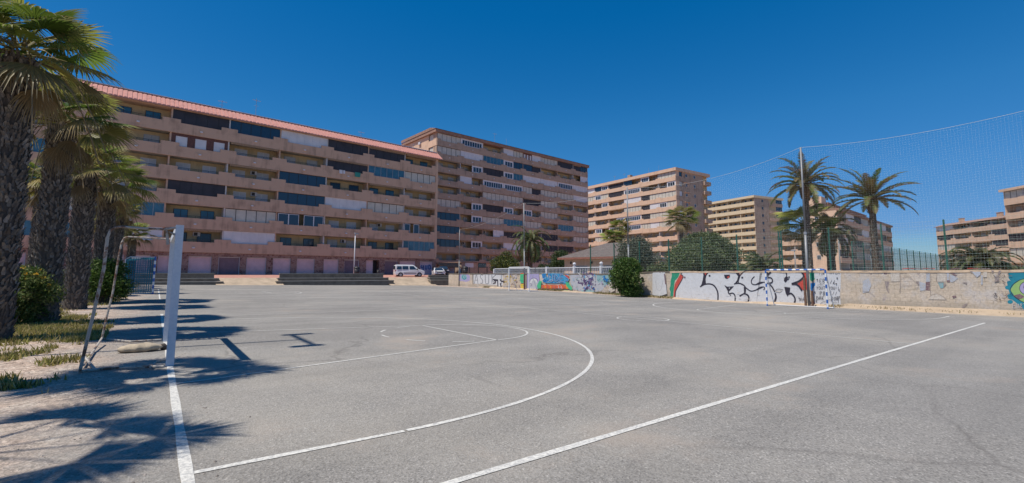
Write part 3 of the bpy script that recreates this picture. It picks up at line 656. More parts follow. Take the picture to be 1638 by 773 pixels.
# paint layers
def paint(name,col,wear=.55):
    m=mat(name,col,rough=.8); k=N(m); f=k.ramp(k.noise(14,6,.8),[(wear,0.),(wear+.1,.65)]); c=k.mix(f,col,(.40,.34,.28)); c=k.mix(.35,c,k.ramp(k.noise(5,5),[(.3,.38),(.7,.62)]),'OVERLAY'); k.L(c,k.b.inputs['Base Color']); return m
PC=dict(W=paint('spray_white',(.56,.57,.59),.54),K=paint('spray_black',(.022,.02,.035),.72),G=paint('spray_green',(.01,.24,.14)),R_=paint('spray_red',(.50,.06,.045)),B=paint('spray_blue',(.015,.16,.42),.66),
 C=paint('spray_sky',(.04,.28,.50)),O=paint('spray_orange',(.60,.10,.03)),Y=paint('spray_yellow',(.60,.42,.04)),T=paint('spray_teal',(.01,.20,.28),.72),L=paint('spray_lilac',(.33,.30,.50),.55),P=paint('spray_purple',(.10,.06,.16),.64),
 S=paint('spray_grey',(.40,.43,.49),.48),V=paint('spray_lime',(.26,.42,.14),.62),M=paint('spray_maroon',(.16,.09,.11),.5),E=paint('spray_emerald',(.05,.40,.20),.6),I=paint('spray_ivory',(.56,.51,.45),.45),F=paint('spray_faded_grey',(.24,.20,.20),.46),N_=paint('spray_pale_teal',(.20,.38,.42),.5))
class Paint:
    def __init__(s): s.d={}; s.lay=0
    def poly(s,pts,c,lay=None):
        s.lay+=1; off=.004+.0007*s.lay if lay is None else lay
        b=s.d.setdefault(c,MB()); q=[wallp(u,v,off) for u,v in pts]; b.add([tuple(a) for a in q],[tuple(range(len(q)))])
    def stroke(s,pts,w,c,lay=None,taper=False):
        s.lay+=1; off=.004+.0007*s.lay if lay is None else lay; P=[]
        q=[pts[0]]+list(pts)+[pts[-1]]
        for i in range(1,len(q)-2):
            p0,p1,p2,p3=[Vector(a) for a in q[i-1:i+3]]
            for t in range(6):
                t/=6; P.append(.5*((2*p1)+(p2-p0)*t+(2*p0-5*p1+4*p2-p3)*t*t+(3*p1-p0-3*p2+p3)*t**3))
        P.append(Vector(q[-1])); vs=[]; n=len(P)
        for i,p in enumerate(P):
            t=(P[min(i+1,n-1)]-P[max(i-1,0)]); t=t.normalized() if t.length>1e-6 else Vector((1,0)); nn=Vector((-t.y,t.x)); ww=w/2*((math.sin(math.pi*(i+.5)/n)*.9+.25) if taper else 1)
            for sg in (-1,1):
                a=p+nn*sg*ww; vs.append(tuple(wallp(a.x,a.y,off)))
        s.d.setdefault(c,MB()).add(vs,[(2*i,2*i+1,2*i+3,2*i+2) for i in range(n-1)])
    def done(s,name,parent,label):
        r=None
        for c,b in s.d.items():
            o=b.obj(name if r is None else 'paint_layer',PC[c],parent if r is None else r)
            if r is None: r=o; r['label']=label
a5=lambda L:[(1060+x/10.2375,425+y/10.2375) for x,y in L]; a6=lambda L:[(1210+x/10.2375,425+y/10.2375) for x,y in L]
g=Paint()
g.poly(a5([(150,95),(290,88),(255,190),(200,250),(188,330),(182,400),(165,540),(125,540),(130,430),(112,380),(128,330),(130,250),(150,170)]),'G')
g.poly(a5([(290,140),(345,185),(280,280),(230,370),(215,430),(205,540),(180,540),(185,400),(200,300),(240,230)]),'R_')
g.poly(a5([(215,560),(220,440),(250,350),(335,190),(300,130),(340,112),(450,98),(650,100),(665,130),(700,190),(760,110),(830,88),(1100,86),(1200,106),(1255,170),(1320,110),(1400,88),(1640,86)])+a6([(60,86),(230,96),(480,92),(740,100),(775,155),(735,215),(600,300),(700,335),(750,400),(822,440),(822,700),(400,690),(0,680)])+a5([(1300,640),(900,610),(500,580)]),'W')
g.poly(a5([(675,88),(812,84),(742,130),(702,182)]),'R_'); g.poly(a5([(1165,78),(1222,78),(1270,150),(1335,84),(1410,76),(1330,110),(1275,170),(1215,108)]),'R_'); g.poly(a5([(1222,72),(1400,70),(1300,95),(1268,120)]),'G')
g.poly(a6([(742,98),(822,96),(832,392),(760,405),(705,325),(672,300),(765,232),(793,160)]),'R_')
g.poly(a5([(560,108),(690,88),(690,120),(600,130)]),'S')
K=lambda pts,w,f=a5,t=False:g.stroke(f(pts),w*1.12+.12,'K',taper=t)
g.stroke(a5([(340,100),(700,92),(1100,80),(1640,78)])+a6([(300,84),(740,90)]),.9,'K')
K([(205,535),(213,420),(250,350),(335,190),(302,140),(340,110),(450,97),(570,108)],1.0)
g.poly(a5([(662,120),(690,130),(712,190),(700,240),(712,292),(640,332),(612,352),(640,300),(660,220),(668,160)]),'K')
K([(615,348),(680,312),(760,300),(830,320),(880,380),(906,460),(906,575)],1.9)
K([(700,270),(697,200),(730,130),(790,96),(900,87),(1100,84),(1200,104),(1262,160)],1.5)
g.poly(a5([(1180,100),(1235,108),(1276,165),(1250,250),(1212,292),(1168,308),(1220,240),(1236,175)]),'K')
g.poly(a5([(1005,150),(1102,148),(1104,190),(1055,222),(1020,205)]),'K'); g.poly(a5([(1055,185),(1090,168),(1095,195),(1065,210)]),'R_')
g.poly(a5([(1010,318),(1060,346),(1170,338),(1110,402),(1075,434),(1048,380)]),'K')
g.poly(a5([(1085,365),(1105,358),(1095,385)]),'W')
K([(1075,425),(1090,460),(1150,452),(1187,500),(1185,592)],1.6); K([(1090,455),(1120,498)],.9)
K([(1170,300),(1230,290),(1290,300),(1350,345),(1352,440),(1320,470)],1.6); K([(1350,350),(1440,415),(1530,400),(1640,352)],1.3)
g.poly(a5([(1330,350),(1362,360),(1350,440),(1362,470),(1300,478),(1335,440)]),'K')
K([(1260,500),(1330,465),(1390,480),(1414,530),(1396,610)],2.0); K([(1505,178),(1460,230),(1460,290),(1520,312),(1640,278)],1.2); K([(1245,290),(1245,200),(1320,110),(1400,86),(1640,84)],1.0)
K([(0,305),(60,275),(138,272)],1.1,a6); K([(0,395),(70,352),(128,352),(135,380),(115,396)],1.1,a6)
for x,y in ((770,165),(1305,195)): g.poly(a5([(x-14,y-12),(x+14,y-12),(x+14,y+14),(x-14,y+14)]),'K')
g.poly(a5([(350,178),(378,182),(374,205),(345,200)]),'M')
g.poly(a6([(478,112),(500,118),(506,180),(522,222),(480,275),(452,250),(458,205),(492,172)]),'K'); K([(505,200),(545,180),(520,235)],.7,a6)
g.poly(a6([(458,348),(556,360),(546,430),(512,505),(482,452),(470,400)]),'K')
K([(515,470),(570,456),(622,510),(636,570),(612,635)],2.0,a6); K([(740,104),(777,160),(762,200),(690,258),(585,298),(650,306),(700,340),(748,412)],2.2,a6)
K([(180,198),(235,198),(265,235),(250,278),(178,290)],1.5,a6); K([(200,288),(260,350),(302,428)],1.6,a6); K([(308,450),(322,520),(288,622)],2.3,a6); K([(240,105),(190,150),(180,200)],2.2,a6); K([(180,105),(182,200)],1.8,a6)
K([(300,428),(350,385),(440,395)],.5,a6); g.stroke(a6([(320,420),(380,430),(420,405)]),1.2,'I')
for k in range(16): g.stroke(a6([(690+k*8+random.uniform(-9,9),530+random.uniform(-30,40)),(700+k*7,550+random.uniform(-30,30)),(705+k*8,560+random.uniform(-30,30))]),.35,'K')
for k in range(26):
    x=random.uniform(230,1600); y=random.uniform(440,600); g.stroke(a5([(x,y),(x+random.uniform(15,60),y+random.uniform(-6,6))]),random.uniform(.3,1.2),random.choice('IISW'))
g.done('graffiti',wt,'white block letters outlined in black reading LRSK on red and green')
g=Paint()
g.poly(a6([(868,105),(945,105),(948,200),(962,212),(915,265),(878,235)]),'G'); g.poly(a6([(885,290),(965,280),(962,322),(920,382),(942,500),(905,480),(885,380)]),'B'); g.stroke(a6([(900,480),(925,560),(950,640)]),1.6,'R_')
g.poly(a6([(948,98),(1380,72),(1382,300),(1370,470),(1385,690),(1180,690),(960,660),(945,500),(922,385),(965,320),(960,215),(950,200)]),'W')
# hand-written words as strokes
GL={'T':[[(0,1),(.8,1)],[(.4,1),(.4,0)]],'O':[[(.4,1),(.05,.6),(.2,.05),(.6,.05),(.75,.6),(.4,1)]],'R':[[(.1,0),(.1,1),(.6,.9),(.5,.55),(.1,.5),(.7,0)]],'H':[[(.1,1),(.1,0)],[(.1,.5),(.65,.5)],[(.65,1),(.65,0)]],'I':[[(.3,1),(.3,0)]],'G':[[(.7,.85),(.3,1),(.05,.5),(.3,0),(.7,.15),(.7,.5),(.45,.5)]],
'A':[[(0,0),(.4,1),(.75,0)],[(.15,.4),(.6,.4)]],'E':[[(.7,1),(.1,1),(.1,0),(.7,0)],[(.1,.5),(.6,.5)]],'X':[[(0,1),(.7,0)],[(.7,1),(0,0)]],'B':[[(.1,0),(.1,1),(.6,.8),(.1,.5),(.7,.25),(.1,0)]],'Y':[[(0,1),(.35,.5),(.7,1)],[(.35,.5),(.3,0)]],'U':[[(.05,1),(.1,.15),(.4,0),(.65,.15),(.7,1)]],'D':[[(.1,0),(.1,1),(.7,.6),(.6,.15),(.1,0)]],'K':[[(.1,1),(.1,0)],[(.7,1),(.1,.5),(.7,0)]],'!':[[(.3,1),(.25,.3)],[(.22,.1),(.24,.02)]],'/':[[(0,0),(.6,1)]],'P':[[(.1,0),(.1,1),(.7,.8),(.1,.5)]],'8':[[(.4,.5),(.1,.8),(.4,1),(.6,.8),(.1,.2),(.4,0),(.65,.2),(.4,.5)]],'S':[[(.7,.9),(.3,1),(.1,.7),(.6,.4),(.5,.05),(.05,.1)]],'L':[[(.1,1),(.1,0),(.7,0)]],'V':[[(0,1),(.35,0),(.7,1)]],'N':[[(.1,0),(.1,1),(.65,0),(.65,1)]],'M':[[(0,0),(.1,1),(.4,.4),(.7,1),(.8,0)]]}
def write(g,txt,x,y,h,f,w,c='K',lay=None,cw=.95):
    for ch in txt:
        for st in GL.get(ch,[]): g.stroke(f([(x+px*h*.8,y+h-py*h) for px,py in st]),w,c,lay)
        x+=h*cw*.85
    return x
write(g,'TOR',1020,108,46,a6,.55); write(g,'HIGA',1205,92,52,a6,.55); write(g,'ERX',1035,222,62,a6,.6); write(g,'//',1210,238,58,a6,.5); write(g,'YOUT',985,342,46,a6,.55); write(g,'YOU!!',1185,345,46,a6,.55)
write(g,'P8',1040,425,62,a6,.6); write(g,'S//',1200,425,58,a6,.5); write(g,'DAK',985,502,54,a6,.7); write(g,'BOR',1225,510,56,a6,.7)
g.stroke(a6([(1040,640),(1090,595),(1150,580),(1210,560),(1260,600),(1330,605)]),.5,'K'); g.stroke(a6([(1330,520),(1370,500),(1345,560),(1350,610)]),.6,'K'); g.stroke(a6([(1000,320),(1080,305),(1110,290)]),.5,'K')
for x,y in ((1325,205),(1272,285),(1310,298),(1355,400),(962,436),(985,580),(1128,640),(1345,672),(1000,230)): g.poly(a6([(x-11,y-9),(x+9,y-11),(x+12,y+8),(x-8,y+11)]),'K')
g.done('graffiti',wt,'white painted patch with small black handwriting and dots')
# faded shapes on the long right hand stretch (zoom origin 1380,420 scale 6.35)
g=Paint(); a8=lambda L:[(1380+x/6.349,420+y/6.349) for x,y in L]
for pts,c in [([(215,85),(245,85),(245,122),(215,120)],'M'),([(60,88),(105,92),(88,125)],'F'),([(405,88),(455,92),(440,116)],'F'),([(222,190),(272,195),(258,260),(270,320),(240,280),(230,235)],'F'),([(640,85),(670,85),(668,110),(640,110)],'M'),([(645,112),(682,112),(682,195),(645,195)],'S'),([(642,198),(685,198),(680,285),(640,282)],'M'),([(825,82),(848,85),(848,110),(822,108)],'F'),([(852,92),(880,92),(878,180),(855,182)],'S'),([(885,88),(960,130),(940,142),(890,108)],'M'),([(885,120),(935,140),(970,160),(915,203),(885,195)],'S'),([(757,112),(845,112),(845,195),(757,195)],'I'),([(765,203),(822,203),(820,258),(790,262)],'N_'),([(575,195),(640,215),(638,282),(582,290)],'S'),([(535,190),(575,195),(575,232)],'F'),([(285,95),(375,88),(375,192),(285,195)],'I'),([(0,190),(60,160),(90,230),(60,300),(0,310)],'S'),([(855,182),(885,180),(885,200),(855,198)],'M'),([(820,222),(848,218),(840,240),(822,252)],'F'),([(690,345),(740,320),(800,335),(850,378),(665,375)],'I'),([(908,340),(945,335),(955,352),(920,362)],'M'),([(1010,200),(1062,203),(1055,222)],'F'),([(1000,465),(1025,430),(1065,412),(1060,430),(1030,460)],'F'),([(1085,85),(1120,88),(1108,112)],'F'),([(1110,95),(1200,95),(1195,125),(1160,155)],'S'),([(1200,130),(1220,130),(1218,225),(1203,225)],'S'),([(1225,100),(1262,95),(1262,150),(1225,150)],'I'),([(1305,80),(1335,82),(1322,115)],'F'),([(1385,82),(1410,85),(1380,140),(1362,150)],'F'),([(1360,130),(1385,130),(1385,195),(1335,202)],'F')]:
    g.poly(a8(pts),c)
for pts in ([(0,90),(60,95),(88,125)],[(380,110),(385,200),(380,310)],[(390,165),(430,145),(480,150),(530,195),(570,235),(540,265)],[(385,240),(450,235),(500,238)],[(580,300),(620,288),(645,285)],[(672,350),(740,318),(800,335),(855,380)],[(0,290),(70,300),(130,350)],[(757,110),(757,195),(845,200)],[(640,110),(690,115),(690,200)],[(685,200),(690,330)]): g.stroke(a8(pts),.45,'F')
for k in range(34): 
    x,y=random.uniform(1340,1500),random.choice([random.uniform(110,210),random.uniform(290,370)]); g.stroke(a8([(x,y),(x+random.uniform(-20,25),y+random.uniform(-18,18)),(x+random.uniform(-25,30),y+random.uniform(-20,20))]),.5,random.choice('KMFS'))
for k in range(9): x=random.uniform(250,1250); g.stroke(a8([(x,62+random.uniform(-4,8)),(x+60,60),(x+120,64)]),1.1,random.choice(['R_','F','M']),lay=.03)
g.done('graffiti',wt,'faded grey and maroon remains of old lettering')
g=Paint()
g.poly([(1614,440),(1622,435),(1632,432.5),(1650,431),(1650,500),(1640,497),(1630,488),(1620,480),(1613,478),(1611,472),(1615,470),(1612,459),(1611,452),(1616,449),(1613,444)],'T')
for x,y in ((1617,439),(1615,452),(1616,483),(1612,460)): g.poly([(x+4.5*math.cos(a*.7),y+3.2*math.sin(a*.7)) for a in range(9)],'T')
g.poly([(1616,464),(1622,455),(1632,448),(1650,444),(1650,487),(1636,483),(1624,475)],'V'); g.stroke([(1650,444),(1632,448),(1620,456),(1616.5,464),(1622,474),(1636,483),(1650,487)],.9,'K')
g.poly([(1645+14*math.cos(a*.4),461+11*math.sin(a*.4)) for a in range(16)],'L'); g.stroke([(1645+14*math.cos(a*.4),461+11*math.sin(a*.4)) for a in range(17)],.8,'K'); g.poly([(1644+7*math.cos(a*.6),459+6*math.sin(a*.6)) for a in range(10)],'P')
g.poly([(1621,473),(1632,470),(1640,476),(1630,479)],'M')
write(g,'EN8T',1620,486,7,lambda L:L,.9,'W'); write(g,'EN8T',1620.5,486.4,7,lambda L:L,.35,'K')
g.done('graffiti',wt,'teal spiky shape with a green and purple eye at the right end')
# colourful stretch left of the oleander (zoom origin 740,410 & 900,410, scale 10.2375)
a1=lambda L:[(740+x/10.2375,410+y/10.2375) for x,y in L]; a2=lambda L:[(900+x/10.2375,410+y/10.2375) for x,y in L]
g=Paint()
g.poly(a1([(-60,300),(60,290),(120,320),(120,400),(60,420),(-60,400)]),'L'); g.poly(a1([(0,300),(50,300),(75,350),(50,390),(-10,380),(-30,330)]),'N_'); g.stroke(a1([(10,310),(0,350),(30,380),(60,350)]),1.2,'T'); g.stroke(a1([(40,315),(38,375)]),.9,'T')
g.poly(a1([(178,300),(330,292),(520,290),(655,296),(660,470),(620,498),(540,470),(430,468),(340,455),(180,450)]),'W')
x=190
for ch,w in (('A',80),('S',70),('U',90),('K',110),('T',110)):
    for st in GL[ch]: g.stroke(a1([(x+px*w,450-py*150) for px,py in st]),1.0,'S'); g.stroke(a1([(x+5+px*w,454-py*150) for px,py in st]),.45,'K')
    x+=w+12
g.poly(a1([(485,370),(580,380),(560,410),(500,390)]),'K'); g.stroke(a1([(520,390),(540,430),(500,450)]),1.8,'K'); g.stroke(a1([(575,380),(580,490)]),1.5,'K'); g.stroke(a1([(615,380),(640,410),(680,410),(675,435)]),2.0,'K'); g.stroke(a1([(620,440),(632,500)]),1.8,'K'); g.stroke(a1([(170,300),(172,460)]),.9,'K')
g.stroke(a1([(190,296),(400,290),(650,294)]),.5,'K')
g.done('graffiti',wt,'white block letters with grey shading next to the bleacher steps')
g=Paint()
for k in range(60):
    x,y=random.uniform(690,930),random.uniform(300,530); g.stroke(a1([(x,y),(x+random.uniform(-20,20),y+random.uniform(-22,22)),(x+random.uniform(-22,22),y+random.uniform(-25,25))]),random.uniform(.4,1.4),random.choice('IIYFSM'))
g.poly(a1([(950,290),(1030,285),(1030,440),(960,440),(945,400)]),'E'); g.poly(a1([(950,455),(1030,450),(1030,540),(960,540)]),'Y'); g.stroke(a1([(960,400),(1010,410),(1020,430)]),1.2,'G'); g.stroke(a1([(975,490),(1020,480),(1010,530)]),1.,'V'); g.stroke(a1([(955,285),(1030,278)]),1.5,'O')
g.poly(a1([(1060,290),(1255,290),(1265,400),(1270,560),(1060,575)]),'L'); g.poly(a1([(1090,440),(1120,400),(1180,380),(1230,410),(1235,470),(1200,540),(1130,545),(1085,500)]),'S')
g.poly(a1([(1105,440),(1120,385),(1160,360),(1210,370),(1235,410),(1225,440),(1190,395),(1150,400),(1125,445)]),'W'); g.stroke(a1([(1100,430),(1120,380),(1165,358),(1215,372),(1238,415)]),.7,'P'); g.stroke(a1([(1090,460),(1130,450),(1140,480),(1100,490)]),.6,'P')
for pts in ([(1260,300),(1310,300),(1320,450),(1280,440)],): g.poly(a1(pts),'I')
g.poly(a1([(1300,290),(1370,280),(1370,340),(1400,350),(1410,280),(1640,286)])+a2([(0,300),(50,330),(110,400),(60,450),(0,440)])+a1([(1500,445),(1370,440),(1330,420)]),'C')
g.poly(a1([(1310,290),(1365,290),(1350,380),(1400,400),(1380,440),(1320,410)]),'B')
for k in range(40):
    x,y=random.uniform(1330,1700),random.uniform(300,430); g.stroke(a1([(x,y),(x+random.uniform(-25,25),y+random.uniform(-20,20)),(x+random.uniform(-25,25),y+random.uniform(-30,30))]),random.uniform(.4,1.1),random.choice('BBCWSBP'))
write(g,'UDES',1420,300,110,a1,1.6,'B'); write(g,'UDES',1424,304,110,a1,.4,'W')
for x in range(1300,1740,44):
    g.poly(a1([(x,470+random.uniform(-12,8)),(x+44,468+random.uniform(-10,10)),(x+46,530+random.uniform(-8,8)),(x+2,528+random.uniform(-8,8))]),'O'); g.stroke(a1([(x+6,480),(x+24,500),(x+12,520),(x+38,522)]),.6,random.choice('YWMR'[:3]))
g.poly(a1([(1270,400),(1310,410),(1300,450),(1290,530),(1240,530),(1230,480)]),'E'); g.poly(a2([(60,420),(110,430),(170,520),(160,560),(110,530),(70,480)]),'E')
g.stroke(a2([(60,310),(90,330),(120,360)]),2.2,'R_'); g.stroke(a1([(1260,560),(1500,565),(1740,562)]),1.6,'V')
g.done('graffiti',wt,'blue letters above an orange band with green edges')
g=Paint()
g.poly(a2([(120,300),(300,290),(520,292),(760,300),(860,330),(850,420),(700,480),(650,560),(500,600),(330,590),(180,540),(130,430)]),'S')
g.poly(a2([(560,300),(850,310),(850,390),(700,470),(560,400)]),'N_'); g.poly(a2([(300,560),(420,540),(560,590),(330,600)]),'N_')
for k in range(75):
    x,y=random.gauss(400,70),random.gauss(410,75)
    if 290<y<560: g.stroke(a2([(x,y),(x+random.uniform(-40,40),y+random.uniform(-40,40)),(x+random.uniform(-50,50),y+random.uniform(-50,50))]),random.uniform(.6,1.6),random.choice('PPPPLW'))
for k in range(55):
    x,y=random.uniform(130,860),random.uniform(300,560); g.stroke(a2([(x,y),(x+random.uniform(-20,20),y+random.uniform(-22,22)),(x+random.uniform(-22,22),y+random.uniform(-30,30))]),random.uniform(.4,1.3),random.choice(['L','S','N_','W','N_','C','B']))
g.stroke(a2([(660,350),(700,325),(690,380),(750,380),(720,410),(755,405)]),2.2,'B',taper=True); g.poly(a2([(760,440),(860,400),(870,560),(800,600),(770,520)]),'I')
g.poly(a2([(1490,270),(1640,262),(1640,560),(1560,580),(1500,540)]),'W'); g.stroke(a2([(1520,300),(1540,420),(1500,540)]),.8,'S'); g.stroke(a2([(1600,262),(1638,300),(1636,420)]),1.5,'M'); g.stroke(a2([(1560,370),(1565,560)]),1.3,'S')
g.poly([(1045+x,y) for x,y in ((0,437),(20,436),(23,470),(12,474),(0,472))],'W'); g.stroke([(1050,450),(1052,462),(1058,464),(1062,448)],.8,'S'); g.stroke([(1064,438),(1066,455)],1.6,'M')
g.done('graffiti',wt,'purple scribble on grey blue paint beside the oleander')

# ------------------------------------------------------------------ goals
def band_tube(p,q,w,n,bl=.2):
    b=MB(); p=Vector(p);q=Vector(q); L=(q-p).length; k=int(round(L/bl)); d=(q-p)/k
    for i in range(k): b.tube([p+d*i,p+d*(i+1)],w,8,(i+n)%2,cap=(i in(0,k-1)))
    return b
def goal(name,label,loc,rz,h,w,depth,banded,r=.045,netcol=None,backtop=1.0):
    t=thing(name,label,'goal',loc,rz); hw=w/2
    # local x points behind the goal, y along it
    if banded:
        for s in (-1,1): band_tube((0,s*hw,-.1),(0,s*hw,h),r,1 if True else 0).obj('post',[M_gw,M_gb],t)
        band_tube((0,-hw+r,h),(0,hw-r,h),r,0).obj('crossbar',[M_gb,M_gw],t)
    else:
        for s in (-1,1): MB().tube([(0,s*hw,-.1),(0,s*hw,h)],r,8).obj('post',M_gw,t)
        MB().tube([(0,-hw+r,h),(0,hw-r,h)],r,8).obj('crossbar',M_gw,t)
    for s in (-1,1):
        if backtop>0: pts=[(0.02,s*hw,h),(backtop*depth*.85,s*hw,h),(backtop*depth,s*hw,h-.15),(depth,s*hw,0.02),(0.05,s*hw,.02)]
        else: pts=[(0.02,s*hw,h-.05),(depth,s*hw,.02),(.05,s*hw,.02)]
        MB().tube(pts,.022,6).obj('back_stay',M_gw,t)
    MB().tube([(depth,-hw,.03),(depth,hw,.03)],.022,6).obj('ground_bar',M_gw,t)
    return t
gy=24.9
tb=goal('goal','blue and white banded futsal goal standing in front of the graffiti wall',(27.62,.34,gz(27.6,.3)-.0),0,2.05,3.0,.9,True,.045,backtop=.0)
tw=goal('goal','plain white goal in front of the wall, left of the round oleander',(26.6,23.4,gz(26.6,23.4)),0,2.2,3.0,1.0,False,.05,backtop=.0)
tn=goal('goal','blue and white goal hung with teal netting, seen past the old goal',(-.3,24.6,gz(-.3,25)),math.pi,2.08,3.0,1.3,True,.05,backtop=1.0)
nb=MB(); 
for s in (-1.5,1.5):
    for k in range(13): nb.tube([(k*.105,s,0.02),(k*.105,s,2.05)],.016,3,cap=False)
    for k in range(20): nb.tube([(0,s,.05+k*.105),(1.28,s,.05+k*.105)],.016,3,cap=False)
for k in range(29): nb.tube([(1.28,-1.5+k*.107,0),(1.28,-1.5+k*.107,1.95),(0,-1.5+k*.107,2.06)],.016,3,cap=False)
for k in range(19): nb.tube([(1.28,-1.5,.05+k*.105),(1.28,1.5,.05+k*.105)],.016,3,cap=False)
nb.obj('net',M_net,tn)
# old rusty goal in the foreground
og=thing('old_goal','old goal in the foreground with chipped white square posts and bent rusty net frame','goal',(0,0,gz(0,0)))
for s,(ub,vb,ut,vt) in ((-1,(270,591,288,363)),(1,(266,546,280,380))):
    b=MB(); b.box(-.05,.05,s*1.54-.05,s*1.54+.05,-.05,2.1); b.obj('post',M_goalw,og)
b=MB(); b.box(-.048,.048,-1.488,1.488,2.0,2.098); b.obj('crossbar',M_goalw,og)
def pl(y,pts): return [tuple(on_plane(u,v,(0,y,0),(0,1,0))) for u,v in pts]
def grd(pts,h=.03):
    o=[]
    for u,v in pts:
        q=on_plane(u,v,(0,0,.01),(0,0,1)); o.append((q.x,q.y,q.z+h))
    return o
MB().tube([(-.05,-1.54,2.06)]+pl(-1.54,[(262,367),(230,365.5),(195,363),(184,364),(177,368),(172,380)]),.017,8).obj('frame_tube',M_rust,og)
MB().tube(pl(-1.54,[(172,380),(166,430),(150,500),(127,597)]),.020,8).obj('frame_tube',M_rust,og)
MB().tube([(-.05,1.54,2.04)]+pl(1.54,[(272,383),(225,380),(205,379),(199,381),(195,388),(191,405),(180,470),(170,510),(163,541)])+grd([(150,565),(133,590)],.05),.017,8).obj('frame_tube',M_rust,og)
MB().tube(grd([(127,598),(152,595),(205,591),(262,590)],.03),.018,6).obj('ground_bar',M_rust,og)
MB().tube(grd([(163,544),(180,546),(210,549),(258,546)],.03),.018,6).obj('ground_bar',M_rust,og)
MB().tube([(-.02,-1.5,.1)]+grd([(248,585),(240,592)],.04),.014,6).obj('brace',M_rust,og)
MB().tube(grd([(130,579)],.12)+grd([(152,595)],.03),.018,6).obj('brace',M_rust,og)
MB().tube([(-.05,-1.52,1.95),(-.16,-1.52,2.02),(-.13,-1.52,1.80)],.02,6).obj('bracket',M_rust,og)
# sandbag
q=on_plane(226,563,(0,0,.0),(0,0,1))
sb=thing('sandbag','sagging pale sandbag lying on the gravel inside the old goal','sandbag',(q.x,q.y,gz(q.x,q.y)),R(2))
b=MB(); vs=[];n=18;m=10
for i in range(n+1):
    t=i/n; x=-.32+.64*t; rr=(math.sin(math.pi*min(1,max(0,t*.96+.02)))**.45)*(1-.35*sm((t-.7)/.3)) ; 
    for j in range(m):
        a=2*math.pi*j/m; vs.append((x+.015*math.sin(j*3+i),.15*rr*math.cos(a)*(1+.08*math.sin(i*1.3+j)),max(0,.06+.085*rr*math.sin(a)*(1+.15*math.sin(i*.9+j*2)))))
b.add(vs,[(i*m+j,i*m+(j+1)%m,(i+1)*m+(j+1)%m,(i+1)*m+j) for i in range(n) for j in range(m)]+[tuple(range(m)),tuple(n*m+j for j in range(m-1,-1,-1))])
b.obj('sack',mat('dusty_sack',(.40,.33,.24),rough=.95,noise=.2,nscale=9,bump=.5,bscale=20),sb,True)
b=MB(); b.tube([(.27,0,.05),(.31,.01,.055),(.345,-.005,.035),(.40,0,.02)],[.055,.06,.04,.015],8); b.obj('tied_neck',mat('dark_stained_sack',(.05,.04,.035),rough=.9,noise=.3),sb,True)

# ------------------------------------------------------------------ net poles, ball net, fences
def xy_wall(u,off=.35):   # point just behind the wall at image column u
    i=1 if u<1070 else 0; p0,d,n=wseg(i); q=on_plane(u,440,p0-n*off,n); q.z=0; return q
poles=[]
def pole(name,label,base,top,r,mid=True,cat='pole'):
    t=thing(name,label,cat,base); d=Vector(top)-Vector(base)
    MB().tube([(0,0,0),tuple(d*.45)],r*1.15,10).obj('lower_shaft',M_galv,t,True); MB().tube([tuple(d*.45),tuple(d)],r*.85,10).obj('upper_shaft',M_galv,t,True)
    b=MB(); b.tube([tuple(d*.445),tuple(d*.46)],r*1.4,10); b.obj('collar',M_metal,t); return t
def top_at(base,u,v):
    q=on_plane(u,v,base,(fw.x,fw.y,0)); return q
bA=Vector((29.75,.45,gz(29.8,.4))); tA=top_at(bA,1280.5,236); pole('net_pole','tall leaning galvanised net pole beside the blue and white goal',bA,tA,.06)
bB=xy_wall(1006); bB.z=-.3; tB=top_at(bB,1003,300); pole('net_pole','tall galvanised net pole rising behind the dark green oleander',bB,tB,.06)
bC=xy_wall(839,-.3); bC.z=gz(bC.x,bC.y); tC=top_at(bC,838,325); pole('net_pole','tall galvanised net pole behind the plain white goal',bC,tC,.062)
b=MB(); b.lathe([(.09,0),(.11,.3),(.10,1.6)],10); cc=b.obj('rust_sleeve',mat('maroon_pole_base',(.13,.06,.05),rough=.8,noise=.3),[o for o in COL.objects if o.get('label','').endswith('plain white goal') and o.name.startswith('net_pole')][0])
for du,h,w_ in ((-.42,2.4,.12),(.5,1.7,.10)):   # old timber splints round the near pole
    pass
tt=[o for o in COL.objects if o.name.startswith('net_pole') and 'blue and white goal' in o['label']][0]
b=MB(); b.box(-.12,-.02,.1,.2,0,1.65); b.box(-.05,.08,-.22,-.14,0,.9); b.obj('timber_splint',mat('rotten_timber',(.16,.09,.06),rough=.95,noise=.35,nscale=10),tt)
bD=Vector((30.1,-15.5,gz(30,-15))); tD=Vector((30.1,-15.5,9.95)); pole('net_pole','tall galvanised net pole standing beyond the right end of the view',bD,tD,.085)
bE=Vector((32.3,43.5,-.3)); tE=Vector((32.3,43.5,7.4)); pole('net_pole','thin net pole at the far left end of the graffiti wall',bE,tE,.05)
net=thing('ball_net','tall fine pale ball stop net hanging from a sagging rope above the wall','net')
def sag(p,q,n,s): return [p.lerp(q,i/n)-Vector((0,0,s*4*(i/n)*(1-i/n))) for i in range(n+1)]
runs=[(tD,tA,.85,.12,.0009),(tA,tB,.75,.15,.0008),(tB,tC,.45,.5,.0006),(tC,tE,.5,.9,.0006)]
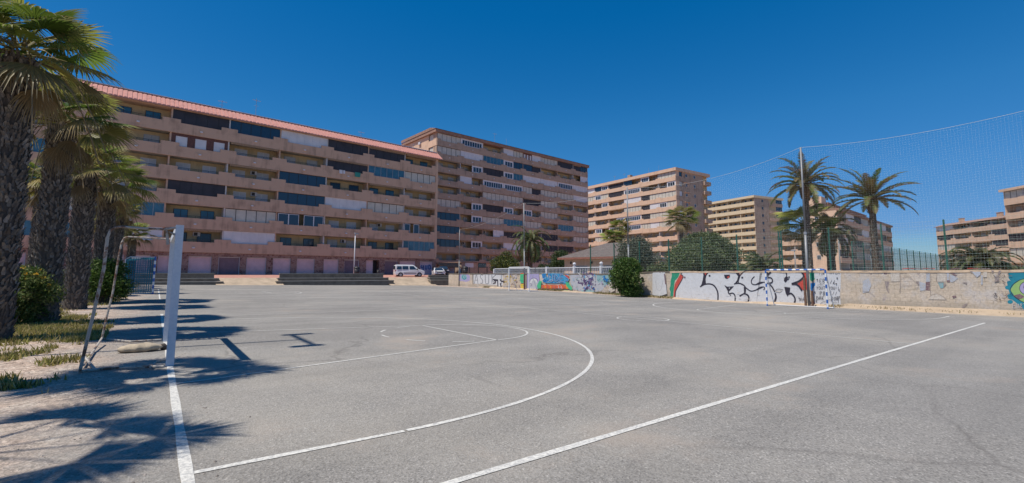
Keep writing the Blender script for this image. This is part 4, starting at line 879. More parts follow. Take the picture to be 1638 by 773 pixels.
for a,c,s,sp,r in runs:
    L=(c-a).length; nn=24; rp=sag(a,c,nn,s); MB().tube(rp,.008,5).obj('rope',M_cord,net)
    b=MB(); nv=int(L/sp)
    def P(t,z): 
        f_=t*nn; i=min(nn-1,int(f_)); q=rp[i].lerp(rp[i+1],f_-i); return Vector((q.x,q.y,q.z+(1.65-q.z)*z))
    for i in range(nv+1):
        t=i/nv; b.tube([P(t,0),P(t,.5)+Vector((.02*math.sin(i*.15),.03*math.sin(i*.21),0)),P(t,1)],r,3,cap=False)
    nh=int(7/sp)
    for j in range(1,nh+1):
        z=j/nh; b.tube([P(i/24,z)+Vector((0,0,.03*math.sin(i*1.3+j*.2))) for i in range(25)],r,3,cap=False)
    b.obj('net_panel',M_cord,net)
def fence(name,label,pts,z0,z1,cat='fence',sp=.2,vs_=.1,r=.0028,pm=M_green,wm=M_wire,pw=.035,solid=None):
    t=thing(name,label,cat)
    for q in pts:
        b=MB(); b.box(q.x-pw,q.x+pw,q.y-pw,q.y+pw,z0,z1+.05); b.obj('post',pm,t)
    for a,c in zip(pts,pts[1:]):
        a=Vector((a.x,a.y,0));c=Vector((c.x,c.y,0)); d=(c-a); b=MB(); n=int((z1-z0)/sp)
        for i in range(n+1): z=z0+.05+(z1-z0-.05)*i/n; b.tube([(a.x,a.y,z),(c.x,c.y,z)],r*1.2,3,cap=False)
        m=int(d.length/vs_)
        for i in range(1,m): q=a+d*(i/m); b.tube([(q.x,q.y,z0),(q.x,q.y,z1)],r*.55,3,cap=False)
        if solid:
            e=d.normalized(); nrm=Vector((-e.y,e.x,0))*.02
            b.add([tuple(a+nrm+Vector((0,0,z0))),tuple(c+nrm+Vector((0,0,z0))),tuple(c+nrm+Vector((0,0,z1*.98))),tuple(a+nrm+Vector((0,0,z1*.98)))],[(0,1,2,3)],1)
        b.obj('mesh_panel',[wm,solid] if solid else wm,t)
    return t
ps=[xy_wall(u,.12) for u in (945,983,1024,1071,1124,1181,1249)]
fence('mesh_fence','green wire mesh fence above the wall between the oleander and the leaning pole',ps,1.5,4.0)
ps=[xy_wall(u,.12) for u in (1249.5,1330,1415,1517)]+[Vector((30.3,-9.4,0)),Vector((30.25,-13,0)),Vector((30.2,-17,0))]
ps[0].y-=.12
fence('mesh_fence','green wire mesh fence on the right part of the wall, below the ball net',ps,1.5,4.05)
M_screen=bpy.data.materials.new('green_windbreak_mesh'); M_screen.use_nodes=True
_t=M_screen.node_tree; _b=_t.nodes['Principled BSDF']; _b.inputs['Base Color'].default_value=(.02,.10,.085,1); _b.inputs['Alpha'].default_value=.45
cp=[Vector((42+i*3.0,1.6+.022*i*3,0)) for i in range(26)]
fence('court_fence','dark green windbreak fence running into the distance right of the lone date palm',cp,-.4,3.9,sp=.5,vs_=1.0,r=.012,wm=M_green,solid=M_screen)
# balustrade
bt=thing('balustrade','white balustrade with ball-topped pillars above the colourful stretch of wall','balustrade')
pu=[791,846,875,919,962,990]; pp=[xy_wall(u,1.3) for u in pu]
for i,q in enumerate(pp):
    b=MB(); b.box(q.x-.12,q.x+.12,q.y-.12,q.y+.12,.5,2.15 if i else 2.0); 
    if i>2: b.lathe([(.05,0),(.08,.04),(.14,.12),(.17,.22),(.12,.34),(0,.38)],10,(q.x,q.y,2.15))
    b.obj('pillar',M_white,bt)
for a,c in zip(pp,pp[1:]):
    d=c-a; dn=d.normalized(); b=MB(); s=Vector((-dn.y,dn.x,0))*.08
    A=a+dn*.13; B=c-dn*.13
    for z0_,z1_ in ((1.97,2.06),(1.2,1.28)):
        v=[A-s,B-s,B+s,A+s]; b.add([tuple(q+Vector((0,0,z))) for z in (z0_,z1_) for q in v],[(0,3,2,1),(4,5,6,7),(0,1,5,4),(1,2,6,5),(2,3,7,6),(3,0,4,7)])
    b.obj('handrail',M_white,bt)
    n=int((B-A).length/.22); b=MB()
    for k in range(n): q=A+(B-A)*((k+.5)/n); b.lathe([(.035,1.28),(.055,1.4),(.03,1.6),(.055,1.85),(.035,1.97)],5,(q.x,q.y,0))
    b.obj('balusters',M_wshut,bt)
dp=[on_plane(u,438,xy_wall(760,2.6),wseg(1)[2]) for u in (738,751,765,779,792)]
fence('railing_fence','dark metal bar fence behind the far left end of the graffiti wall',dp,.6,2.3,sp=.45,vs_=.14,r=.012,pm=M_dark,wm=M_dark,pw=.04)
# ------------------------------------------------------------------ low house with hipped roof
hA=at(903,438,57); hB=at(1064,438,49); hA.z=hB.z=0; hd=(hB-hA).normalized(); hL=(hB-hA).length; hn=Vector((-hd.y,hd.x,0))
hs=thing('house','low peach single-storey house with grey-brown hipped roof, behind the balustrade','house',hA,math.atan2(hd.y,hd.x))
b=MB(); b.box(0,hL*.70,0,8,-1.5,3.35); b.obj('wall',M_peach,hs)
b=MB(); x1=hL*.70; b.add([(-.6,-.6,3.4),(x1+.6,-.6,3.4),(x1+.6,8.6,3.4),(-.6,8.6,3.4),(3.8,4,5.3),(x1-3.5,4,5.3),(-.6,-.6,3.25),(x1+.6,-.6,3.25),(x1+.6,8.6,3.25),(-.6,8.6,3.25)],[(0,1,5,4),(1,2,5),(2,3,4,5),(3,0,4),(0,6,7,1),(1,7,8,2),(2,8,9,3),(3,9,6,0)]); b.obj('roof',mat('grey_brown_tile',(.125,.10,.09),rough=.9,noise=.3,nscale=3),hs)
b=MB(); b.box(-.62,x1+.62,-.64,-.602,3.15,3.4); b.obj('fascia',mat('red_brown_fascia',(.24,.10,.07),noise=.2),hs)
for s in (2.3,5.9,9.6): win(hs,I,s,1.1,1.9,1.25,0,M_gpan,M_shut)
for s in (1.0,3.9,7.6): 
    b=MB(); b.box(s-.06,s+.06,-.16,-.002,2.6,2.9); b.obj('wall_lamp',M_dark,hs)
ax=thing('annexe','flat-roofed peach annexe at the right end of the low hipped house','house',hA+hd*(hL*.72)-hn*1.2,math.atan2(hd.y,hd.x))
b=MB(); b.box(0,hL*.27,0,7,-1.5,3.0); b.obj('wall',M_peach,ax); b=MB(); b.box(-.1,hL*.27+.1,-.1,7.1,3.002,3.18); b.obj('coping',M_white,ax)
b=MB(); b.box(1.2,3.2,-.5,-.002,1.5,1.9); b.obj('canopy',mat('blue_canopy',(.05,.15,.35)),ax)

# ------------------------------------------------------------------ street things
def street_z(y): return ST0+(ST1-ST0)*min(1,max(0,(y-52)/7))
def lamp_post(name,label,base,h,arm,ang=0,mt=M_galv):
    t=thing(name,label,'street lamp',base,ang)
    MB().tube([(0,0,0),(0,0,h*.5),(0,0,h)],[.10,.075,.055],10).obj('post',mt,t,True)
    b=MB(); b.box(-.15,arm,-.11,.11,h-.02,h+.13); b.obj('lamp_head',M_metal,t); b=MB(); b.box(.0,arm-.06,-.09,.09,h-.05,h-.022); b.obj('lens',M_wshut,t)
q=on_plane(566,441,(0,54.5,0),(0,1,0)); lamp_post('street_lamp','slim white lamp post in front of the garages under the salmon block',(q.x,54.5,ST0),on_plane(567,374,(0,54.5,0),(0,1,0)).z-ST0,.75,R(40),M_white)
q=at(1395,438,48); lamp_post('street_lamp','white lamp head on thin post beside the second date palm trunk',(q.x,q.y,-.4),4.3,.9,R(200))
q=at(1345,438,52); lamp_post('street_lamp','thin grey lamp post left of the stepped salmon block corner',(q.x,q.y,-.4),6.6,.3,R(200))
q=at(1273,438,60); lamp_post('street_lamp','thin pale lamp post in front of the narrow orange block',(q.x,q.y,-.4),4.9,.4,R(100))
# flood light mast at the left edge whose shadow falls on the court
ml=thing('floodlight_mast','slim steel floodlight mast among the palms left of the old goal','floodlight',(-3.43,.72,0))
MB().tube([(0,0,0),(0,0,12)],.045,8).obj('mast',M_galv,ml)
MB().tube([(0,-.95,12),(0,.95,12)],.06,6).obj('cross_arm',M_galv,ml)
for s in (-1,1):
    b=MB(); b.box(-.15-.25*(s<0),.4-.3*(s<0),s*.98-.12,s*.98+.12,11.9,12.15); b.obj('floodlight',M_dark,ml)
# bins
def bin_(label,u,y,s):
    q=on_plane(u,441,(0,y,0),(0,1,0)); t=thing('litter_bin',label,'bin',(q.x,y,street_z(y)),0,None,s)
    MB().lathe([(.0,.05),(.26,.05),(.32,.95),(.30,.95),(.25,.1)],14).obj('barrel',M_dark,t,True); MB().lathe([(.35,.95),(.34,1.02),(.15,1.12),(0,1.14)],14).obj('lid',M_dark,t,True)
bin_('dark round bin at the foot of the white lamp post',570.5,54.3,1.25); bin_('tall dark bin at the corner beside the graffiti wall end',744,53.2,1.5); bin_('small dark bin by the half-open garage doorway',605,58,.7)
# vehicles
def car(name,label,cat,loc,rz,L,Wd,prof,belt,roof_in,paint_m,wins,shield,rear,wheels,wr,dark_lower=False,body='body'):
    t=thing(name,label,cat,loc,rz); H=max(z for x,z in prof)
    def hw(z): return Wd/2 if z<belt else Wd/2-roof_in*(z-belt)/(H-belt)
    b=MB(); n=len(prof); vs=[]
    for x,z in prof: vs.append((x,hw(z),z))
    for x,z in prof: vs.append((x,-hw(z),z))
    fs=[tuple(range(n-1,-1,-1)),tuple(range(n,2*n))]+[(i,(i+1)%n,(i+1)%n+n,i+n) for i in range(n)]
    b.add(vs,fs); o=b.obj(body,paint_m,t)
    md=o.modifiers.new('bevel','BEVEL'); md.width=.05; md.segments=2; md.limit_method='ANGLE'; md.angle_limit=R(25)
    for poly in wins:
        for s in (-1,1):
            q=MB(); v=[(x,s*(hw(z)+.012),z) for x,z in poly]; q.add(v,[tuple(range(len(v)))[::s]]); q.obj('side_window',M_gpan,t)
    for (x0,z0_,x1,z1_,nm) in (shield,rear):
        q=MB(); sg=1 if nm=='windscreen' else -1; e=Vector((z1_-z0_,0,-(x1-x0))).normalized()*.03*(1 if sg>0 else -1)
        if e.x*sg<0: e=-e
        q.add([(x0+e.x,-hw(z0_)+.12,z0_+e.z),(x0+e.x,hw(z0_)-.12,z0_+e.z),(x1+e.x,hw(z1_)-.1,z1_+e.z),(x1+e.x,-hw(z1_)+.1,z1_+e.z)],[(0,1,2,3)]); q.obj(nm,M_gpan,t)
    tyre=mat('tyre_rubber',(.02,.02,.02),rough=.8); rim=M_metal
    for x in wheels:
        for s in (-1,1):
            q=MB(); q.tube([(x,s*(Wd/2-.2),wr),(x,s*(Wd/2+.02),wr)],wr,18); w=q.obj('wheel',tyre,t); q=MB(); q.tube([(x,s*(Wd/2+.021),wr),(x,s*(Wd/2+.03),wr)],wr*.6,12); q.obj('rim',rim,w)
            q=MB(); q.tube([(x,s*(Wd/2-.1),wr),(x,s*(Wd/2+.006),wr)],wr*1.17,18); q.obj('wheel_arch',M_dark,t)
    xf=max(x for x,z in prof); xr=min(x for x,z in prof)
    for s in (-1,1):
        q=MB(); q.box(xf-.16,xf+.012,s*(Wd/2-.42),s*(Wd/2-.08),.74,.92); q.obj('headlight',M_wshut,t)
        q=MB(); q.box(xr-.012,xr+.14,s*(Wd/2-.24),s*(Wd/2-.04),.75,1.05); q.obj('tail_light',mat('red_lens',(.35,.02,.02),rough=.3),t)
        q=MB(); q.box(shield[0]-.35,shield[0]-.15,s*(Wd/2+.03),s*(Wd/2+.2),belt-.02,belt+.16); q.obj('mirror',M_dark,t)
    q=MB(); q.box(xf-.1,xf+.02,-Wd/2+.45,Wd/2-.45,.62,.8); q.obj('grille',M_dark,t); q=MB(); q.box(xf-.1,xf+.03,-Wd/2+.15,Wd/2-.15,.25,.45); q.obj('bumper',M_dark,t)
    q=MB(); q.box(xr-.02,xr+.1,-.25,.25,.55,.66); q.box(xf+.031,xf+.04,-.25,.25,.45,.56); q.obj('number_plate',M_white,t)
    return t
M_carw=mat('white_car_paint',(.72,.72,.72),rough=.25,spec=.6); M_cark=mat('black_car_paint',(.02,.02,.025),rough=.2,spec=.6)
q=on_plane(654,441,(0,54.6,0),(0,1,0))
car('parked_van','white compact van parked facing right in front of the garages','van',(q.x,54.6,street_z(54.6)-.08),R(-14),4.4,1.82,
 [(-2.15,.28),(2.1,.26),(2.22,.45),(2.2,.78),(2.0,.98),(1.35,1.12),(.62,1.72),(.35,1.80),(-1.95,1.82),(-2.15,1.7),(-2.2,1.0),(-2.2,.5)],1.08,.16,M_carw,
 [[(-2.0,1.12),(-1.25,1.12),(-1.25,1.6),(-1.9,1.6)],[(-1.15,1.12),(-.25,1.12),(-.25,1.62),(-1.15,1.62)],[(-.1,1.12),(1.0,1.12),(.52,1.62),(-.1,1.62)]],
 (1.3,1.18,.66,1.70,'windscreen'),(-2.2,1.15,-2.15,1.65,'rear_window'),(-1.4,1.42),.32)
for s in (-1,1):
    b=MB(); b.box(-.95,.95,s*.915,s*.925,.52,.62); b.obj('door_trim',M_dark,[o for o in COL.objects if o.name=='parked_van'][0])
q=on_plane(701,441,(0,57,0),(0,1,0))
car('parked_car','white saloon car parked nose towards the court behind the right-hand steps','car',(q.x,57,street_z(57)-.15),R(-112),4.2,1.75,
 [(-2.05,.3),(2.0,.28),(2.1,.5),(2.0,.78),(1.1,.92),(.45,1.38),(-.9,1.42),(-1.7,1.0),(-2.08,.95),(-2.1,.5)],.92,.25,M_carw,
 [[(-1.3,.97),(-.35,.97),(-.35,1.33),(-.85,1.33)],[(-.28,.97),(.85,.97),(.4,1.32),(-.28,1.33)]],(1.05,.96,.47,1.36,'windscreen'),(-1.65,1.03,-.95,1.39,'rear_window'),(-1.3,1.32),.31)
q=on_plane(710,441,(0,60,0),(0,1,0))
car('parked_car','black car half hidden behind the white saloon','car',(q.x,60.4,1.15),R(-112),4.2,1.78,
 [(-2.05,.3),(2.0,.28),(2.1,.5),(2.0,.85),(1.1,1.0),(.45,1.52),(-1.5,1.55),(-2.05,1.0),(-2.1,.5)],1.0,.25,M_cark,
 [[(-1.5,1.05),(-.35,1.05),(-.35,1.45),(-1.4,1.45)],[(-.28,1.05),(.85,1.05),(.4,1.42),(-.28,1.45)]],(1.05,1.04,.47,1.5,'windscreen'),(-2.05,1.05,-1.55,1.5,'rear_window'),(-1.3,1.32),.32)
# ------------------------------------------------------------------ palms
def lerp3(a,b,t): return tuple(a[i]+(b[i]-a[i])*t for i in range(3))
GR=[(.17,.23,.035),(.12,.18,.026),(.28,.29,.06),(.08,.13,.02),(.24,.20,.06)]; DRY=[(.30,.20,.09),(.24,.16,.08),(.20,.13,.07)]
def fan_leaf(b,base,az,el,L,Rr,rnd,dead=0.0,nseg=28):
    # petiole
    c,s=math.cos(az),math.sin(az); pts=[]
    for i in range(5):
        t=i/4; e=el-(.12+.22*max(0,el))*t*t; r=L*t
        pts.append(Vector(base)+Vector((c*math.cos(e),s*math.cos(e),math.sin(e)))*r)
    pc=(.20,.17,.05) if dead<.5 else (.22,.14,.07)
    b.tube(pts,[.022,.018,.015,.012,.01],4,0,pc,cap=False)
    o=pts[-1]; f=(pts[-1]-pts[-2]).normalized(); side=f.cross(Vector((0,0,1))).normalized(); nrm=side.cross(f).normalized()
    tw=rnd.uniform(-.6,.6); side,nrm=(side*math.cos(tw)+nrm*math.sin(tw)),(nrm*math.cos(tw)-side*math.sin(tw))
    base_c=rnd.choice(GR); m=rnd.uniform(.75,1.45); base_c=tuple(x*m for x in base_c); dc=rnd.choice(DRY)
    col=lerp3(base_c,dc,dead); tipc=lerp3(col,(.42,.33,.18),.25+.6*rnd.random()+.15*dead)
    span=R(rnd.uniform(105,130)) if dead<.5 else R(75); droop=rnd.uniform(.06,.26)*(1+dead*1.8)
    for k in range(nseg):
        a=-span+2*span*(k+.5)/nseg+rnd.uniform(-.02,.02); dr=f*math.cos(a)+side*math.sin(a); pr=side*math.cos(a)-f*math.sin(a)
        RR=Rr*(.80+.2*math.cos(a*.8))*rnd.uniform(.9,1.06); da=2*span/nseg*.52; vs=[];cs=[]
        for j,t in enumerate((0.02,.3,.58,.8,1.0)):
            r=RR*t; w=r*da if t<=.58 else RR*.58*da*(1-t)/.42*.9+.0015
            z=-droop*RR*(t**3)*(1.1 if j<4 else 1.25)-.10*RR*(abs(a)/span)**2*t
            q=o+dr*r+nrm*(0.10*r*math.cos(a)) +Vector((0,0,z)); fold=nrm*(w*.55)
            cc=col if t<.7 else (lerp3(col,tipc,.5) if t<.9 else tipc); cc=tuple(x*(.9+.2*(k%2)) for x in cc)
            for q2 in (q-pr*w+fold,q,q+pr*w+fold): vs.append(tuple(q2)); cs.append(cc)
        o0=len(b.v); b.add(vs,[(j*3+e,j*3+e+1,j*3+e+4,j*3+e+3) for j in range(4) for e in (0,1)],0,col); b.c[o0:o0+len(cs)]=cs
def boot_trunk(h,r0,r1,rnd,rough=1.0,cols=((.17,.14,.115),(.20,.17,.14),(.14,.112,.09)),rows_per_m=17):
    b=MB(); n=20; prof=[]; ns=int(h*3)+1
    for i in range(ns+1):
        t=i/ns; prof.append(((r0+(r1-r0)*t)*(.82)*(1+.25*max(0,.08-t)*6)+rnd.uniform(-.01,.01),t*h))
    b.lathe(prof,14,col=(.105,.085,.07))
    rows=int(h*rows_per_m)
    for i in range(rows):
        z=h*i/rows; t=i/rows; rr=(r0+(r1-r0)*t)*.84
        for k in range(n):
            a=2*math.pi*(k+rnd.uniform(-.8,.8))/n+i*.13; 
            if rnd.random()<.25: continue
            w=rnd.uniform(.018,.042); ln=rnd.uniform(.05,.13); out=rnd.uniform(.02,.085)*rough; zz=z+rnd.uniform(-.05,.05)
            c,s=math.cos(a),math.sin(a); tx,ty=-s,c; cc=lerp3(rnd.choice(cols),(.36,.32,.28),rnd.random()**4*.9)
            A=Vector((c*rr,s*rr,zz)); T=Vector((tx,ty,0)); Rd=Vector((c,s,0)); tip=A+Rd*out+Vector((0,0,ln)); sk=rnd.uniform(-.05,.05)
            b.add([A-T*w,A+T*w,tip+T*(w*.45+sk),tip-T*(w*.45-sk),A-T*w*.7-Vector((0,0,.045))+Rd*.01,A+T*w*.7-Vector((0,0,.045))+Rd*.01,tip-Rd*.03-Vector((0,0,.03))],[(0,1,2,3),(0,4,5,1),(4,6,5),(3,2,6),(0,3,6,4),(1,5,6,2)],0,cc)
    return b
def fan_palm(label,loc,rz,h=4.9,r=.42,cr=1.0,seed=1,nl=30,L=.72,Rr=.80,group=None,dead=5,sc=1):
    rnd=random.Random(seed); t=thing('fan_palm',label,'palm tree',loc,rz,group,sc)
    boot_trunk(h,r,r*.86,rnd).obj('trunk',M_bark,t)
    b=MB()
    for i in range(nl):
        f_=i/nl; el=R(82-100*f_**1.0+rnd.uniform(-12,12)); az=i*2.399+rnd.uniform(-.2,.2)
        fan_leaf(b,(.1*math.cos(az),.1*math.sin(az),h-.1+.12+.35*(1-f_)),az,el,L*rnd.uniform(.65,1.2)*(.75 if f_<.15 else 1),Rr*rnd.uniform(.85,1.1),rnd,dead=0 if f_<.78 else rnd.uniform(.1,.8))
    for i in range(dead):
        az=rnd.uniform(0,6.28); fan_leaf(b,(.25*math.cos(az),.25*math.sin(az),h-.05-.2*rnd.random()),az,R(rnd.uniform(-70,-30)),L*rnd.uniform(.4,.6),Rr*.7,rnd,dead=rnd.uniform(.7,1))
    for i in range(10 if dead else 0):  # flower stalks / loose strings
        az=rnd.uniform(0,6.28); p=[Vector((.15*math.cos(az)*(1+j*1.6),.15*math.sin(az)*(1+j*1.6),h+.3-.12*j*j*.5)) for j in range(7)]; b.tube(p,.012,3,0,(.30,.22,.11),cap=False)
    b.obj('crown',M_leaf,t); return t
def frond(b,base,az,el,L,rnd,curve=.9,lw=.42,col=(.07,.10,.03),n=46):
    c,s=math.cos(az),math.sin(az); p=Vector(base); pts=[p.copy()]; e=el; st=L/12
    for i in range(12):
        p=p+Vector((c*math.cos(e),s*math.cos(e),math.sin(e)))*st; e-=curve/12*(1+i*.09); pts.append(p.copy())
    b.tube(pts,[.03*(1-i/14) for i in range(13)],4,0,(.20,.17,.07),cap=False)
    side=Vector((-s,c,0))
    for k in range(n):
        t=.12+.88*k/n; f_=t*12; i=min(11,int(f_)); q=pts[i].lerp(pts[i+1],f_-i); tg=(pts[i+1]-pts[i]).normalized(); up_=side.cross(tg)
        if up_.z<0: up_=-up_
        ll=lw*(math.sin(math.pi*min(1,t*.9+.12))**.6)*rnd.uniform(.85,1.1)
        for sg in (-1,1):
            d=(side*sg*1.0+tg*rnd.uniform(.55,.9)+up_*rnd.uniform(.15,.55)).normalized(); tip=q+d*ll-Vector((0,0,.12*ll)); w=tg*.027; cc=tuple(x*rnd.uniform(.7,1.35) for x in col)
            b.add([q-w,q+w,q+d*ll*.5+w*1.3,tip,q+d*ll*.5-w*1.3],[(0,1,2,3,4)],0,cc)
def date_palm(label,loc,rz,h,rt=.33,fl=3.0,nf=46,seed=1,lo=-35,hi=80,curve=1.1,col=(.075,.10,.035),skirt=True,name='date_palm',sc=1,trunkcol=None,lw=.42):
    rnd=random.Random(seed); t=thing(name,label,'palm tree',loc,rz,None,sc)
    b=boot_trunk(h,rt,rt*.8,rnd,.5,((.12,.085,.06),(.16,.12,.085),(.075,.052,.04)) if not trunkcol else trunkcol)
    if skirt:
        o=MB(); b.lathe([(rt*.8,h-1.0),(rt*1.35,h-.4),(rt*1.5,h),(rt*.9,h+.45)],14,col=(.12,.075,.04))
        for i in range(90):
            a=rnd.uniform(0,6.28); z=h-1+1.3*rnd.random(); c,s=math.cos(a),math.sin(a); r_=rt*(1.0+.5*(z-h+1)/1.3); b.add([(c*r_-s*.06,s*r_+c*.06,z),(c*r_+s*.06,s*r_-c*.06,z),(c*(r_+.16),s*(r_+.16),z+.28)],[(0,1,2)],0,rnd.choice([(.20,.12,.06),(.14,.09,.05),(.26,.17,.08)]))
    b.obj('trunk',M_bark,t)
    b=MB()
    for i in range(nf):
        f_=i/nf; az=i*2.399+rnd.uniform(-.25,.25); el=R(hi-(hi-lo)*f_**.85+rnd.uniform(-6,6)); cc=tuple(x*rnd.uniform(.8,1.25) for x in col)
        if f_>.9: cc=lerp3(cc,(.2,.14,.06),.5)
        frond(b,(.1*math.cos(az),.1*math.sin(az),h+.1+.25*(1-f_)),az,el,fl*rnd.uniform(.82,1.08),rnd,curve*rnd.uniform(.75,1.2),lw,cc)
    b.obj('crown',M_leaf,t); return t
def pz(q,z=None): return (q.x,q.y,gz(q.x,q.y) if z is None else z)
# left avenue : fan palms along the verge
fpA=fan_palm('tall fan palm just outside the upper left edge, shading the old goal',(-3.2,-1.95,.03),0,h=6.2,r=.36,seed=11,nl=15,Rr=.75,dead=0)
fpB=fan_palm('nearest shaggy fan palm at the left edge, filling the top left corner',(-2.75,3.3,.04),1.2,h=5.75,r=.36,seed=12,nl=34,L=.8,Rr=.82)
fpC=fan_palm('second shaggy fan palm from the left, behind the yellow-flowered bush',pz(at(72,470,12.2)),2.1,h=5.35,r=.36,seed=13,nl=34,L=.85,Rr=.78)
fpD=fan_palm('third fan palm of the avenue, counted from the left edge',pz(at(121,470,16.3)),.4,h=4.95,r=.38,seed=14,nl=32,L=.85,Rr=.78)
fpE=fan_palm('fourth fan palm in the avenue, broad crown reaching over the old goal',pz(at(160,460,19.5)),2.9,h=4.9,r=.38,seed=15,nl=34,Rr=.85,L=1.0)
fpF=copy_tree(fpC,pz(at(184,455,25.5)),.9,'small fan palm with low crown just left of the top of the old goal',(.68,.68,.84))
fpG=copy_tree(fpB,pz(at(53,455,22)),4.0,'thin palm trunk glimpsed between the two nearest trunks at the left',.93)
fpH=fan_palm('fan palm just outside the left edge, casting its crown shadow on the gravel',(-4.35,-4.7,.02),.35,h=5.7,r=.34,seed=61,nl=10,L=1.15,Rr=.72,dead=0)
fpI=copy_tree(fpC,(-4.4,-7.5,.02),.3,'fan palm outside the left edge, its shadow filling the lower left corner',1.1)
fpJ=copy_tree(fpD,pz(at(206,455,33)),.7,'far fan palm of the avenue standing behind the teal-netted goal',.8)

for i,(x,y) in enumerate(((-3.0,29.5),(-3.6,36.0),(-3.3,42))):
    copy_tree([fpD,fpB,fpE][i],(x,y,.2),i*1.3,['distant fan palm on the verge just before the bleacher steps','distant fan palm on the verge, second before the steps','distant fan palm at the far end of the avenue, against the salmon block'][i],.9)
# palms behind the wall
date_palm('tall date palm with open arching fronds behind the tall leaning net pole',pz(at(1296,438,38),-.4),0,h=9.1,rt=.30,fl=3.2,nf=40,seed=21,curve=.95,lw=.46,lo=-14,col=(.15,.15,.055))
date_palm('tall date palm standing alone against the sky, right of the leaning pole',pz(at(1403,438,38),-.4),1.4,h=7.9,rt=.30,fl=3.5,nf=36,seed=22,curve=.75,lw=.48,lo=-8,col=(.145,.145,.05))
date_palm('short date palm with pale dusty fronds between the two tall date palms',pz(at(1331,438,42),-.4),2.,h=5.6,rt=.42,fl=3.2,nf=40,seed=23,curve=1.3,col=(.12,.14,.075),lo=-35)
fan_palm('light green fan palm with split drooping leaves behind the leaning net pole',pz(at(1291,438,41),-.4),0,h=6.2,r=.36,seed=24,L=1.5,Rr=1.3,nl=26,dead=4)
date_palm('low young date palm left of the narrow orange block',pz(at(1222,438,40),-.4),0,h=1.9,rt=.3,fl=2.3,nf=34,seed=25,curve=1.2,col=(.08,.11,.04),hi=85,lo=0)
date_palm('wide bushy date palm in front of the low peach block at the right',pz(at(1571,438,36),-.4),0,h=2.3,rt=.4,fl=2.9,nf=70,seed=26,curve=1.5,col=(.085,.10,.035),lo=-15)
date_palm('low date palm peeping over the wall at the right end',pz(at(1640,438,44),-.4),0,h=1.2,rt=.35,fl=2.4,nf=40,seed=28,curve=1.5,col=(.10,.11,.05),lo=-15)
date_palm('date palm with hanging pale fronds behind the plain white goal',pz(at(848,438,60),-.2),0,h=5.6,rt=.42,fl=3.6,nf=50,seed=27,curve=1.5,col=(.11,.125,.045),lo=-45,trunkcol=((.22,.07,.04),(.28,.11,.07),(.12,.05,.03)))
p9=fan_palm('large fan palm in front of the corner of the peach ten storey block',pz(at(1092,438,62),-.2),0,h=9.0,r=.33,seed=31,L=1.4,Rr=1.3,nl=34,dead=10)
copy_tree(p9,pz(at(994,438,88),-.2),1.,'slim fan palm in front of the peach block, left of the thin net pole',(.95,.95,1.15))
copy_tree(p9,pz(at(983,438,80),-.2),3.,'shorter fan palm in front of the peach block, above the low house roof',(.95,.95,.88))

# ------------------------------------------------------------------ broad-leaved trees and shrubs
def leaf_mesh(clumps,nper,size,cols,rnd_seed,droop=0):
    g=np.random.default_rng(rnd_seed); V=[];C=[]
    for (cx,cy,cz,rx,ry,rz_) in clumps:
        n=int(nper*rx*rz_/ (.5*.5)); d=g.normal(size=(n,3)); d/=np.linalg.norm(d,axis=1)[:,None]; rad=g.uniform(.35,1.0,n)**.6; rad*=1+.18*g.normal(size=n)*.6
        P=np.array([cx,cy,cz])+d*rad[:,None]*np.array([rx,ry,rz_])
        a=g.normal(size=(n,3)); a[:,2]-=droop; a/=np.linalg.norm(a,axis=1)[:,None]; b_=np.cross(a,g.normal(size=(n,3))); b_/=np.linalg.norm(b_,axis=1)[:,None]
        sz=size*g.uniform(.6,1.4,n)[:,None]
        q=np.stack([P-a*sz,P+b_*sz*.42,P+a*sz,P-b_*sz*.42],1); V.append(q.reshape(-1,3))
        k=g.integers(0,len(cols),n); c=np.array(cols)[k]*g.uniform(.65,1.4,(n,1))*g.uniform(.9,1.1,(n,3)); C.append(np.repeat(c,4,0))
    return np.concatenate(V),np.concatenate(C)
def leaves(name,V,C,m,parent):
    n=len(V)//4; me=bpy.data.meshes.new(name); me.vertices.add(len(V)); me.vertices.foreach_set('co',V.astype(np.float32).ravel()); me.loops.add(len(V)); me.loops.foreach_set('vertex_index',np.arange(len(V),dtype=np.int32)); me.polygons.add(n); me.polygons.foreach_set('loop_start',np.arange(0,len(V),4,dtype=np.int32)); me.polygons.foreach_set('loop_total',np.full(n,4,dtype=np.int32))
    a=me.attributes.new('tint','FLOAT_COLOR','POINT'); a.data.foreach_set('color',np.concatenate([C,np.ones((len(C),1))],1).astype(np.float32).ravel()); me.materials.append(m); me.update(calc_edges=True); me.validate()
    o=bpy.data.objects.new(name,me); COL.objects.link(o); o.parent=parent; return o
